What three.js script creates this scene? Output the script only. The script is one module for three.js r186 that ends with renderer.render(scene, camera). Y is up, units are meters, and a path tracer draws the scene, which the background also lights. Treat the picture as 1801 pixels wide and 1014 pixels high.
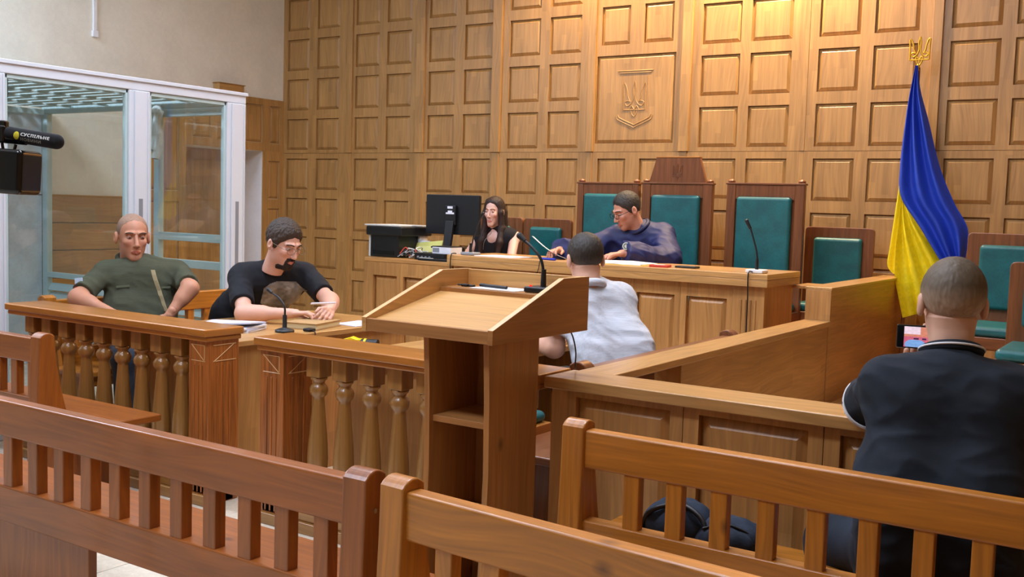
import * as THREE from 'three';
import { RoundedBoxGeometry } from 'three/addons/geometries/RoundedBoxGeometry.js';
import { mergeGeometries, toCreasedNormals } from 'three/addons/utils/BufferGeometryUtils.js';
import { RectAreaLightUniformsLib } from 'three/addons/lights/RectAreaLightUniformsLib.js';
import { ImprovedNoise } from 'three/addons/math/ImprovedNoise.js';

// ---------------------------------------------------------------- camera, lights, exposure
const scene = new THREE.Scene();
scene.background = new THREE.Color(0x0b0b0c);
const camera = new THREE.PerspectiveCamera(31.07, 1801 / 1014, 0.05, 60);
camera.position.set(0, 1.435, 0);
camera.rotation.set(THREE.MathUtils.degToRad(-4.4406), THREE.MathUtils.degToRad(33.434), THREE.MathUtils.degToRad(1.7711), 'YXZ');
const renderer = new THREE.WebGLRenderer({ antialias: true });
renderer.toneMapping = THREE.LinearToneMapping;
renderer.toneMappingExposure = 1.28;
renderer.shadowMap.enabled = true;
RectAreaLightUniformsLib.init();
const CEIL = 4.35, COOL = 0xe2ebff, WARM = 0xffe0b4;
// ceiling panels [x, z, intensity] and warm wall-washing spots [x, z, candela]
const PANELS = [[-7.4, -2.7, 54, 'over the glass dock', 0xd2e2ff], [-4.0, -3.3, 19, 'over the defence table'], [-2.2, -3.3, 17, 'over the panelled enclosure'], [-4.4, -5.3, 6, 'over the left end of the judges desk'], [-2.0, -5.3, 7, 'over the right end of the judges desk'], [-4.4, -0.6, 7, 'over the left public benches'], [-2.3, -0.6, 25, 'over the right public benches']];
const SPOTS = [[-2.8, -7.55, 36, 'right'], [-4.35, -7.55, 15, 'left']];

// ---------------------------------------------------------------- helpers
let seed = 7;
const rnd = () => { seed = (seed * 1664525 + 1013904223) >>> 0; return seed / 4294967296; };
const V = (x, y, z) => new THREE.Vector3(x, y, z);
const taken = {};
function numbered(n) { if (!(n in taken)) { taken[n] = 0; return n; } taken[n]++; return n + '_' + String(taken[n]).padStart(3, '0'); }
function tag(o, label, category, group, kind) { o.userData.label = label; if (category) o.userData.category = category; if (group) o.userData.group = group; if (kind) o.userData.kind = kind; return o; }
function thing(name, label, category, pos = [0, 0, 0], turn = 0, group, kind) {
  const o = new THREE.Group(); o.name = numbered(name); o.position.set(...pos); o.rotation.y = turn; scene.add(o);
  return tag(o, label, category, group, kind);
}
// uv in metres from the position, v along the grain axis
function grainUV(g, axis = 'y', off = true) {
  if (g.index) g = g.toNonIndexed();
  const p = g.attributes.position, n = g.attributes.normal, uv = new Float32Array(p.count * 2);
  const ou = off ? rnd() * 3 : 0, ov = off ? rnd() * 3 : 0;
  const ax = { x: 0, y: 1, z: 2 }[axis], o1 = (ax + 1) % 3, o2 = (ax + 2) % 3;
  const get = (a, i, k) => k === 0 ? a.getX(i) : k === 1 ? a.getY(i) : a.getZ(i);
  for (let t = 0; t < p.count; t += 3) {
    let m = [0, 0, 0];
    for (let i = t; i < t + 3; i++) for (let k = 0; k < 3; k++) m[k] += Math.abs(get(n, i, k));
    const cross = m[o1] >= m[o2] ? o2 : o1, end = m[ax] > m[o1] && m[ax] > m[o2];
    for (let i = t; i < t + 3; i++) {
      uv[i * 2] = get(p, i, end ? o1 : cross) + ou; uv[i * 2 + 1] = (end ? get(p, i, o2) * 0.25 : get(p, i, ax)) + ov;
    }
  }
  g.setAttribute('uv', new THREE.BufferAttribute(uv, 2));
  for (const k of Object.keys(g.attributes)) if (!['position', 'normal', 'uv', 'color'].includes(k)) g.deleteAttribute(k);
  return g;
}
// rounded box given by its limits
function bx(x0, x1, y0, y1, z0, z1, axis = 'y', r = 0.004) {
  const w = x1 - x0, h = y1 - y0, d = z1 - z0, rr = Math.min(r, w / 2.2, h / 2.2, d / 2.2);
  const g = rr > 0.0004 ? new RoundedBoxGeometry(w, h, d, rr > 0.012 ? 3 : 1, rr) : new THREE.BoxGeometry(w, h, d);
  const q = grainUV(g, axis); q.translate((x0 + x1) / 2, (y0 + y1) / 2, (z0 + z1) / 2); return q;
}
function bc(w, h, d, x, y, z, axis = 'y', r = 0.004) { return bx(x - w / 2, x + w / 2, y - h / 2, y + h / 2, z - d / 2, z + d / 2, axis, r); }
function clean(g) { if (g.index) g = g.toNonIndexed(); for (const k of Object.keys(g.attributes)) if (!['position', 'normal', 'uv'].includes(k)) g.deleteAttribute(k); return g; }
function mesh(name, geos, mat, parent) {
  geos = Array.isArray(geos) ? geos : [geos];
  const g = geos.length > 1 ? mergeGeometries(geos.map(clean)) : geos[0];
  const m = new THREE.Mesh(g, mat); m.name = parent ? name : numbered(name); (parent || scene).add(m); return m;
}
function tube(pts, r, seg = 24, rad = 8, closed = false) {
  const c = new THREE.CatmullRomCurve3(pts.map(p => Array.isArray(p) ? V(...p) : p), closed, 'centripetal');
  return clean(new THREE.TubeGeometry(c, seg, r, rad, closed));
}
function cyl(r0, r1, h, x, y, z, seg = 20) { const g = new THREE.CylinderGeometry(r0, r1, h, seg); g.translate(x, y + h / 2, z); return clean(g); }
function rod(a, b, r, r2 = r, seg = 14) {
  const A = V(...a), B = V(...b), d = B.clone().sub(A), g = new THREE.CylinderGeometry(r2, r, d.length(), seg);
  g.applyQuaternion(new THREE.Quaternion().setFromUnitVectors(V(0, 1, 0), d.clone().normalize())); g.translate(...A.add(B).multiplyScalar(0.5).toArray());
  return clean(g);
}
function lathe(pts, seg = 24) { const g = new THREE.LatheGeometry(pts.map(p => new THREE.Vector2(p[0], p[1])), seg); const u = g.attributes.uv; for (let i = 0; i < u.count; i++) u.setXY(i, u.getX(i) * 0.25, u.getY(i) * 0.6); return clean(g); }
function extr(poly, depth, bevel = 0, axis = 'y') {       // polygon in xy, extruded along +z
  const s = new THREE.Shape(poly.map(p => new THREE.Vector2(p[0], p[1])));
  return grainUV(new THREE.ExtrudeGeometry(s, { depth, bevelEnabled: bevel > 0, bevelSize: bevel, bevelThickness: bevel, bevelSegments: 2, curveSegments: 8 }), axis);
}
function quadSheet(corners, th = 0.002) {                     // thin sheet with thickness from four corners
  const g = new THREE.BufferGeometry(), [a, b, c, d] = corners.map(q => V(...q)), n = b.clone().sub(a).cross(d.clone().sub(a)).normalize().multiplyScalar(th);
  const P = [a, b, c, d, a.clone().add(n), b.clone().add(n), c.clone().add(n), d.clone().add(n)];
  const f = [[0, 3, 2, 1], [4, 5, 6, 7], [0, 1, 5, 4], [1, 2, 6, 5], [2, 3, 7, 6], [3, 0, 4, 7]], pos = [];
  for (const q of f) for (const k of [0, 1, 2, 0, 2, 3]) pos.push(...P[q[k]].toArray());
  g.setAttribute('position', new THREE.Float32BufferAttribute(pos, 3)); g.computeVertexNormals();
  const uv = []; for (const q of f) for (const k of [0, 1, 2, 0, 2, 3]) uv.push([0, 1, 1, 0][k], [0, 0, 1, 1][k]);
  g.setAttribute('uv', new THREE.Float32BufferAttribute(uv, 2)); return g;
}

// ---------------------------------------------------------------- procedural textures
function hash2(x, y, s) { let h = (x * 374761393 + y * 668265263 + s * 974711) | 0; h = Math.imul(h ^ (h >>> 13), 1274126177); return ((h ^ (h >>> 16)) >>> 0) / 4294967296; }
function pnoise(u, v, nu, nv, s) {                       // periodic value noise, u v in 0..1
  const x = u * nu, y = v * nv, x0 = Math.floor(x), y0 = Math.floor(y), fx = x - x0, fy = y - y0;
  const sx = fx * fx * (3 - 2 * fx), sy = fy * fy * (3 - 2 * fy), m = (a, b) => ((a % b) + b) % b;
  const h = (i, j) => hash2(m(i, nu), m(j, nv), s);
  return (h(x0, y0) * (1 - sx) + h(x0 + 1, y0) * sx) * (1 - sy) + (h(x0, y0 + 1) * (1 - sx) + h(x0 + 1, y0 + 1) * sx) * sy;
}
function dataTex(n, fn, span, srgb = true, m = n) {
  const d = new Uint8Array(n * m * 4);
  for (let j = 0; j < m; j++) for (let i = 0; i < n; i++) { const c = fn(i / n, j / m); const k = (j * n + i) * 4; d[k] = Math.max(0, Math.min(255, c[0])); d[k + 1] = Math.max(0, Math.min(255, c[1])); d[k + 2] = Math.max(0, Math.min(255, c[2])); d[k + 3] = 255; }
  const t = new THREE.DataTexture(d, n, m); t.wrapS = t.wrapT = THREE.RepeatWrapping; t.magFilter = THREE.LinearFilter; t.minFilter = THREE.LinearMipmapLinearFilter; t.generateMipmaps = true;
  if (srgb) t.colorSpace = THREE.SRGBColorSpace; t.repeat.set(1 / span, 1 / span); t.needsUpdate = true; return t;
}
// wood: base colour, strip contrast (laminated staves), grain contrast
function woodTex(base, { strips = 0, nstr = 16, grain = 0.12, knots = 0, s = 1, warm = 1 }) {
  return dataTex(512, (u, v) => {
    let k = 1;
    if (strips) { const c = Math.floor(u * nstr), sh = hash2(c, 1, s), row = Math.floor(((v + sh) % 1) * 2); k += (hash2(c, row + 5, s) - 0.5) * strips; }
    const wob = (pnoise(u, v, 6, 3, s + 3) - 0.5) * 0.05;
    k += (pnoise(u + wob, v, 90, 4, s + 1) - 0.5) * grain + (pnoise(u + wob, v, 220, 10, s + 2) - 0.5) * grain * 0.8 + (pnoise(u, v, 5, 2, s + 4) - 0.5) * grain * 0.7;
    if (knots) for (let q = 0; q < knots; q++) { let dx = Math.abs(u - hash2(q, 11, s)), dy = Math.abs(v - hash2(q, 12, s)); dx = Math.min(dx, 1 - dx); dy = Math.min(dy, 1 - dy); const d = Math.hypot(dx * 1.5, dy); if (d < 0.03) k *= 0.62 + 0.38 * (d / 0.03); }
    return [base[0] * k, base[1] * (1 + (k - 1) * 1.1), base[2] * (1 + (k - 1) * 1.25)];
  }, 1.0);
}
function speckTex(base, amp, s, nn = 256, span = 1) {
  return dataTex(nn, (u, v) => { const k = 1 + (pnoise(u, v, 7, 7, s) - 0.5) * amp + (pnoise(u, v, 40, 40, s + 1) - 0.5) * amp * 0.6 + (pnoise(u, v, 128, 128, s + 2) - 0.5) * amp * 0.6; return [base[0] * k, base[1] * k, base[2] * k]; }, span);
}
const std = (o) => new THREE.MeshPhysicalMaterial(o);
const M = {
  wall: std({ map: woodTex([170, 128, 74], { strips: 0.1, nstr: 20, grain: 0.10, s: 3 }), roughness: 0.42, clearcoat: 0.25, clearcoatRoughness: 0.4 }),
  desk: std({ map: woodTex([184, 134, 76], { strips: 0.09, nstr: 16, grain: 0.12, s: 9 }), roughness: 0.38, clearcoat: 0.3, clearcoatRoughness: 0.35 }),
  cap: std({ map: woodTex([196, 148, 88], { grain: 0.12, s: 12 }), roughness: 0.32, clearcoat: 0.4, clearcoatRoughness: 0.25 }),
  pine: std({ map: woodTex([180, 112, 32], { grain: 0.16, knots: 4, s: 21 }), roughness: 0.42, clearcoat: 0.4, clearcoatRoughness: 0.15 }),
  pineShaded: std({ map: woodTex([150, 82, 24], { grain: 0.16, knots: 5, s: 24 }), roughness: 0.42, clearcoat: 0.4, clearcoatRoughness: 0.15 }),  // pine again, darkened: shade on the left benches put into the colour
  rail: std({ map: woodTex([176, 110, 40], { grain: 0.14, s: 27 }), roughness: 0.3, clearcoat: 0.5, clearcoatRoughness: 0.2 }),
  post: std({ map: woodTex([156, 90, 38], { grain: 0.28, s: 30 }), roughness: 0.35, clearcoat: 0.4, clearcoatRoughness: 0.25 }),
  turned: std({ map: woodTex([158, 112, 56], { grain: 0.12, s: 33 }), roughness: 0.3, clearcoat: 0.45, clearcoatRoughness: 0.2 }),
  lectern: std({ map: woodTex([206, 156, 92], { grain: 0.10, s: 36 }), roughness: 0.35, clearcoat: 0.25, clearcoatRoughness: 0.3 }),
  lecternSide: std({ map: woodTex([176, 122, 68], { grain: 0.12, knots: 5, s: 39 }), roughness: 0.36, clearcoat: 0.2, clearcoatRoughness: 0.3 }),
  edge: std({ map: woodTex([214, 172, 118], { grain: 0.08, s: 41 }), roughness: 0.35 }),
  chair: std({ map: woodTex([126, 74, 40], { grain: 0.18, s: 44 }), roughness: 0.32, clearcoat: 0.4, clearcoatRoughness: 0.25 }),
  leather: std({ map: speckTex([22, 98, 100], 0.16, 50, 256, 0.35), roughness: 0.42, clearcoat: 0.15, clearcoatRoughness: 0.4 }),
  cream: std({ map: speckTex([228, 222, 206], 0.035, 53, 256, 1.2), roughness: 0.85 }),
  white: std({ map: speckTex([232, 231, 232], 0.03, 55), roughness: 0.8 }),
  ceiling: std({ map: speckTex([238, 237, 232], 0.02, 57), roughness: 0.9 }),
  tileA: std({ map: speckTex([224, 214, 194], 0.09, 60, 256, 0.6), roughness: 0.22 }),
  tileB: std({ map: speckTex([216, 205, 184], 0.09, 63, 256, 0.6), roughness: 0.22 }),
  grout: std({ color: 0x9b9182, roughness: 0.9 }),
  frame: std({ color: 0xd9dfe6, roughness: 0.38 }),
  frameIn: std({ color: 0xbcd3d3, roughness: 0.45 }),
  sheet: std({ map: speckTex([204, 216, 222], 0.06, 66, 256, 0.8), roughness: 0.5 }),
  glass: std({ color: 0xfafdfc, transmission: 1, thickness: 0, roughness: 0, ior: 1.52, metalness: 0 }),
  black: std({ color: 0x121417, roughness: 0.45 }),
  blackGloss: std({ color: 0x0b0d10, roughness: 0.18 }),
  blackSoft: std({ map: speckTex([26, 26, 29], 0.3, 70, 256, 0.1), roughness: 0.95 }),
  grey: std({ color: 0x8a8f96, roughness: 0.5 }),
  silver: std({ color: 0xb9bcc0, metalness: 1, roughness: 0.3 }),
  plastic: std({ color: 0xd8dcdc, roughness: 0.4 }),
  paper: std({ map: speckTex([234, 236, 244], 0.02, 73), roughness: 0.85 }),
  paperBlue: std({ map: speckTex([206, 214, 242], 0.03, 75), roughness: 0.85 }),
  gold: std({ color: 0xe9b53a, metalness: 0.75, roughness: 0.32 }),
  yellow: std({ color: 0xf2d808, roughness: 0.4 }),
  red: std({ color: 0xc9402e, roughness: 0.6 }),
};
const G = (g, axis) => grainUV(g, axis);
// ---------------------------------------------------------------- the setting
const XL = -8.215, ZW = -7.92, XR = 2.6, ZF = 6.2;
{ // floor of separate tiles over a bed
  const fl = thing('floor', 'cream marble-look tiled floor', 'floor', [0, 0, 0], 0, null, 'structure');
  mesh('bedding', bx(XL - 0.3, XR + 0.3, -0.3, -0.012, ZW - 0.3, ZF + 0.3, 'x', 0), M.grout, fl);
  const T = 0.6, gt = [0, 1, 2].map(() => { const g = bx(-T / 2 + 0.002, T / 2 - 0.002, -0.012, 0, -T / 2 + 0.002, T / 2 - 0.002, 'x', 0.0015); return g; });
  const vis = (x, z) => x > -6 && x < 0.4 && z < -1.2 && z > -5.6;
  const rest = [];
  for (let x = XL + T / 2; x < XR + T / 2; x += T) for (let z = ZW + T / 2; z < ZF + T / 2; z += T) {
    const k = Math.floor(rnd() * 3);
    if (vis(x, z)) { const m = mesh('tile', gt[k], rnd() < 0.5 ? M.tileA : M.tileB, fl); m.position.set(x, 0, z); }
    else rest.push(gt[k].clone().translate(x, 0, z));
  }
  const r = mesh('tiles', rest, M.tileA, fl); r.userData.kind = 'stuff';
}
tag(mesh('ceiling', bx(XL - 0.3, XR + 0.3, CEIL, CEIL + 0.25, ZW - 0.3, ZF + 0.3, 'x', 0), M.ceiling), 'plain white ceiling above the court', 'ceiling', null, 'structure');
tag(mesh('wall_right', bx(XR, XR + 0.3, 0, CEIL, ZW - 0.3, ZF + 0.3, 'y', 0), M.wall), 'plain wood-clad wall on the right outside the view', 'wall', null, 'structure');
tag(mesh('wall_front', bx(XL - 0.3, XR + 0.3, 0, CEIL, ZF, ZF + 0.3, 'y', 0), M.cream), 'plain cream wall behind the public benches', 'wall', null, 'structure');

// raised field: groove round it, bevelled edges, proud centre
function field(w, h, dep = 0.014, bev = 0.026) {
  const a = w / 2, b = h / 2, c = a - bev, d = b - bev, P = [[-a, -b, 0], [a, -b, 0], [a, b, 0], [-a, b, 0], [-c, -d, dep], [c, -d, dep], [c, d, dep], [-c, d, dep]];
  const f = [[4, 5, 6, 7], [0, 1, 5, 4], [1, 2, 6, 5], [2, 3, 7, 6], [3, 0, 4, 7]], pos = [];
  for (const q of f) for (const k of [0, 1, 2, 0, 2, 3]) pos.push(...P[q[k]]);
  const g = new THREE.BufferGeometry(); g.setAttribute('position', new THREE.Float32BufferAttribute(pos, 3)); g.computeVertexNormals(); return G(g, 'y');
}
// flat board with rectangular openings, extruded, facing +z with its back at z = 0
function board(x0, x1, y0, y1, holes, th, axis = 'y') {
  const s = new THREE.Shape([[x0, y0], [x1, y0], [x1, y1], [x0, y1]].map(p => new THREE.Vector2(...p)));
  for (const [a, b, c, d] of holes) s.holes.push(new THREE.Path([[a, c], [a, d], [b, d], [b, c]].map(p => new THREE.Vector2(...p))));
  return G(new THREE.ExtrudeGeometry(s, { depth: th, bevelEnabled: false }), axis);
}
const GV = 0.008;                                            // groove width round a field
function panelled(parent, x0, x1, y0, y1, holes, mat, th = 0.022, bname = 'panel_board', fdep = 0.018, bev = 0.026) {
  const b = mesh(bname, board(x0, x1, y0, y1, holes, th), mat, parent);
  for (const [a, bb, c, d] of holes) { const f = mesh('raised_panel', field(bb - a - GV, d - c - GV, fdep, bev), mat, b); f.position.set((a + bb) / 2, (c + d) / 2, 0.001); }
  return b;
}
// trident strokes in a unit box: x -0.5..0.5, y 0..1.5
const TRI = [
  [[-0.5, 0.28], [-0.5, 0.8], [-0.5, 1.42], [-0.36, 1.15], [-0.3, 0.82], [-0.2, 0.62]], [[0.5, 0.28], [0.5, 0.8], [0.5, 1.42], [0.36, 1.15], [0.3, 0.82], [0.2, 0.62]],
  [[-0.5, 0.28], [0, 0.28], [0.5, 0.28]], [[0, 1.5], [0.06, 1.2], [0.04, 0.8], [0.14, 0.56], [0.34, 0.44], [0.44, 0.6], [0.3, 0.66], [0.2, 0.62]],
  [[0, 1.5], [-0.06, 1.2], [-0.04, 0.8], [-0.14, 0.56], [-0.34, 0.44], [-0.44, 0.6], [-0.3, 0.66], [-0.2, 0.62]],
  [[-0.22, 0.28], [-0.12, 0.44], [0, 0.3], [0.12, 0.44], [0.22, 0.28]], [[-0.16, 0.28], [-0.1, 0.1], [0, 0], [0.1, 0.1], [0.16, 0.28]], [[0, 0.3], [0, 0.12]]];
function trident(w, r, seg = 26) { return TRI.map(s => tube(s.map(p => [p[0] * w, p[1] * w, 0]), r, seg, 6)); }

{ // back wall
  const wb = thing('wall_back', 'wood-panelled wall behind the judges with rows of square raised panels', 'wall', [0, 0, 0], 0, null, 'structure');
  mesh('backing', bx(XL - 0.3, XR + 0.3, 0, CEIL, ZW - 0.35, ZW - 0.02, 'y', 0), M.wall, wb);
  const S = [XL, -7.26, -6.35, -5.46, -4.465, -3.585, -2.6, -1.655, -0.71, 0.235, 1.18, 2.125, XR];
  const F = [[-8.15, -7.84, -7.725, -7.415], [-7.195, -6.885, -6.785, -6.475], [-6.26, -5.945, -5.84, -5.52], [-5.333, -5.005, -4.905, -4.585], [-4.385, -4.115, -3.985, -3.715], [-3.461, -3.131, -3.046, -2.715], [-2.508, -2.2, -2.1, -1.785], [-1.567, -1.236, -1.146, -0.82]];
  for (let k = 8; k < 11; k++) F.push(F[7].map(v => v + 0.945 * (k - 7)));
  const tops = [3.945, 3.533, 3.12, 2.708, 2.295], low = [1.882, 1.469, 1.067, 0.65], FH = 0.322, SE = 1.938;
  for (let c = 0; c < S.length - 1; c++) {
    const [a, b] = [S[c] + 0.001, S[c + 1] - 0.001], f = F[c];
    if (!f) { const m = mesh('panel_board', bx(a, b, 0, CEIL, ZW - 0.02, ZW, 'y', 0.002), M.wall, wb); continue; }
    const rows = (ts) => ts.flatMap(t => [[f[0], f[1], t - FH, t], [f[2], f[3], t - FH, t]]);
    let up = rows(c === 4 ? [3.945, 3.533].map(t => t - 0.02) : tops);
    if (c === 4) { up = rows([3.985, 3.575, 3.165]); up.push([-4.42, -3.683, 2.01, 2.752]); }
    const g1 = panelled(wb, a, b, SE + 0.0015, CEIL, up, M.wall), g2 = panelled(wb, a, b, 0, SE - 0.0015, rows(low), M.wall);
    g1.position.z = g2.position.z = ZW - 0.02;
    if (c === 4) { // routed coat of arms
      const em = mesh('carved_emblem', [...trident(0.20, 0.0042).map(g => g.translate(-4.052, 2.235, 0)), tube([[-4.2, 2.6, 0], [-4.05, 2.6, 0], [-3.9, 2.6, 0]], 0.005), tube([[-4.215, 2.617, 0], [-4.05, 2.617, 0], [-3.885, 2.617, 0]], 0.005),
        tube([[-4.205, 2.25, 0], [-4.195, 2.23, 0], [-4.17, 2.216, 0], [-4.07, 2.173, 0], [-4.05, 2.165, 0], [-4.03, 2.173, 0], [-3.93, 2.216, 0], [-3.905, 2.23, 0], [-3.895, 2.25, 0]], 0.005, 60), tube([[-4.222, 2.245, 0], [-4.21, 2.215, 0], [-4.18, 2.198, 0], [-4.07, 2.151, 0], [-4.05, 2.142, 0], [-4.03, 2.151, 0], [-3.92, 2.198, 0], [-3.89, 2.215, 0], [-3.878, 2.245, 0]], 0.005, 60),
        tube([[-4.17, 2.585, 0], [-4.17, 2.4, 0], [-4.17, 2.275, 0]], 0.003), tube([[-3.93, 2.585, 0], [-3.93, 2.4, 0], [-3.93, 2.275, 0]], 0.003)], M.wall, g1);
      em.position.z = 0.0195; em.userData.label = 'carved trident shield emblem';
    }
  }
  for (let c = 1; c < S.length - 1; c++) {
    const w = [0.035, 0.05, 0.05, 0.034, 0.043, 0.02, 0.034][c - 1] || 0.034, out = c === 6 ? 0.006 : 0.024;
    mesh('batten', [bx(S[c] - w, S[c] + w, SE + 0.0015, CEIL, ZW, ZW + out, 'y', 0.003), bx(S[c] - w * 0.8, S[c] + w * 0.8, 0, SE - 0.0015, ZW, ZW + out * 0.5, 'y', 0.003)], M.wall, wb);
  }
}
{ // left wall: cream plaster, tall wood cladding by the corner, low boarded wainscot, door opening with white reveals
  const wl = thing('wall_left', 'cream plaster side wall with wood cladding low down and a white door recess', 'wall', [0, 0, 0], 0, null, 'structure');
  const z0 = -7.63, z1 = -6.64, yt = 1.948;
  mesh('plaster', [bx(XL - 0.35, XL, yt, CEIL, ZW - 0.3, ZF + 0.3, 'y', 0), bx(XL - 0.35, XL, 0, yt, z1, ZF + 0.3, 'y', 0), bx(XL - 0.35, XL, 0, yt, ZW - 0.3, z0, 'y', 0)], M.cream, wl);
  mesh('door_recess', [bx(XL - 0.36, XL + 0.004, 0, yt, z0 - 0.01, z0 + 0.004, 'y', 0), bx(XL - 0.36, XL + 0.004, 0, yt, z1 - 0.004, z1 + 0.01, 'y', 0), bx(XL - 0.36, XL + 0.004, yt - 0.004, yt + 0.01, z0, z1, 'y', 0)], M.white, wl);
  const dr = mesh('door_leaf', bx(XL - 0.36, XL - 0.31, 0, yt, z0, z1, 'y', 0.003), M.wall, wl);
  mesh('door_handle', [rod([XL - 0.31, 1.0, z0 + 0.1], [XL - 0.26, 1.0, z0 + 0.1], 0.009), rod([XL - 0.262, 1.0, z0 + 0.1], [XL - 0.262, 1.0, z0 + 0.2], 0.009)], M.silver, dr);
  const H = 2.485, cl = (name, za, zb, ya, yb, holes) => { // cladding board facing +x
    const b = mesh(name, board(-zb, -za, ya, yb, holes.map(h => [-h[1], -h[0], h[2], h[3]]), 0.02), M.wall, wl); b.rotation.y = Math.PI / 2; b.position.x = XL;
    for (const h of holes) { const f = mesh('raised_panel', field(h[1] - h[0] - GV, h[3] - h[2] - GV), M.wall, b); f.position.set(-(h[0] + h[1]) / 2, (h[2] + h[3]) / 2, 0.001); }
  };
  const zr = [[-7.87, -7.83], [-7.8, -7.67]];
  cl('cladding_board', ZW, z0, 0, yt, [[-7.86, -7.7, 1.45, 1.85], [-7.86, -7.7, 0.95, 1.35], [-7.86, -7.7, 0.45, 0.85]]);
  cl('cladding_board', ZW, z1, yt, H, [[-7.87, -7.72, 2.03, 2.42], [-7.62, -7.38, 2.03, 2.42], [-7.28, -7.02, 2.03, 2.42], [-6.95, -6.72, 2.03, 2.42]]);
  cl('cladding_board', z1, -6.1, 0, H, [[-6.56, -6.4, 1.5, 2.4], [-6.34, -6.18, 1.5, 2.4], [-6.56, -6.4, 0.5, 1.4], [-6.34, -6.18, 0.5, 1.4]]);
  for (let k = 0; k < 6; k++) mesh('wainscot_board', bx(XL, XL + 0.022, k * 0.238, k * 0.238 + 0.232, -6.1, ZF, 'z', 0.012), M.wall, wl);
  mesh('wainscot_cap', bx(XL, XL + 0.03, 1.415, 1.43, -6.1, ZF, 'z', 0.004), M.wall, wl);
}
{
  const t = tag(mesh('cable_trunking', [bx(XL, XL + 0.02, 2.87, CEIL, -5.675, -5.64, 'y', 0.003)], M.white), 'thin white cable trunking running down the cream wall', 'trunking');
  mesh('end_box', bx(XL, XL + 0.026, 2.815, 2.87, -5.685, -5.63, 'y', 0.004), M.white, t);
}
{
  const p = tag(mesh('platform', bx(-5.55, XR, 0, 0.33, ZW, -6.02, 'x', 0.004), M.desk), 'raised wooden dais under the judges chairs', 'dais', null, 'structure');
}
// lamps
for (const [x, z, I, wh, tone = COOL] of PANELS) {
  const l = thing('ceiling_light', 'white ceiling light panel ' + wh, 'ceiling light', [x, CEIL, z], 0, 'ceiling light panels');
  mesh('frame', [bx(-0.62, 0.62, -0.05, 0, -0.32, -0.3), bx(-0.62, 0.62, -0.05, 0, 0.3, 0.32), bx(-0.62, -0.6, -0.05, 0, -0.3, 0.3), bx(0.6, 0.62, -0.05, 0, -0.3, 0.3)], M.plastic, l);
  mesh('diffuser', bx(-0.6, 0.6, -0.035, -0.005, -0.3, 0.3, 'x', 0), std({ color: 0xffffff, emissive: tone, emissiveIntensity: 6, roughness: 0.6 }), l);
  const a = new THREE.RectAreaLight(tone, I, 1.2, 0.6); a.position.set(x, CEIL - 0.045, z); a.lookAt(x, 0, z); scene.add(a);
}
for (const [x, z, I, wh] of SPOTS) {
  const l = thing('spot_lamp', wh + '-hand warm spot lamp on the ceiling by the panelled wall', 'spot lamp', [x, CEIL, z], 0, 'wall spot lamps');
  mesh('stem', cyl(0.012, 0.012, 0.12, 0, -0.12, 0), M.silver, l);
  mesh('shade', lathe([[0.02, -0.12], [0.05, -0.14], [0.06, -0.24], [0.055, -0.24], [0.045, -0.145]]), M.silver, l);
  mesh('bulb', new THREE.SphereGeometry(0.035, 16, 12).translate(0, -0.2, 0), std({ color: 0xffffff, emissive: WARM, emissiveIntensity: 8 }), l);
  const s = new THREE.SpotLight(WARM, I, 0, 1.25, 0.7, 2); s.position.set(x, CEIL - 0.25, z); s.target.position.set(x, 1.6, ZW); s.shadow.radius = 2; scene.add(s, s.target);
}

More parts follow.
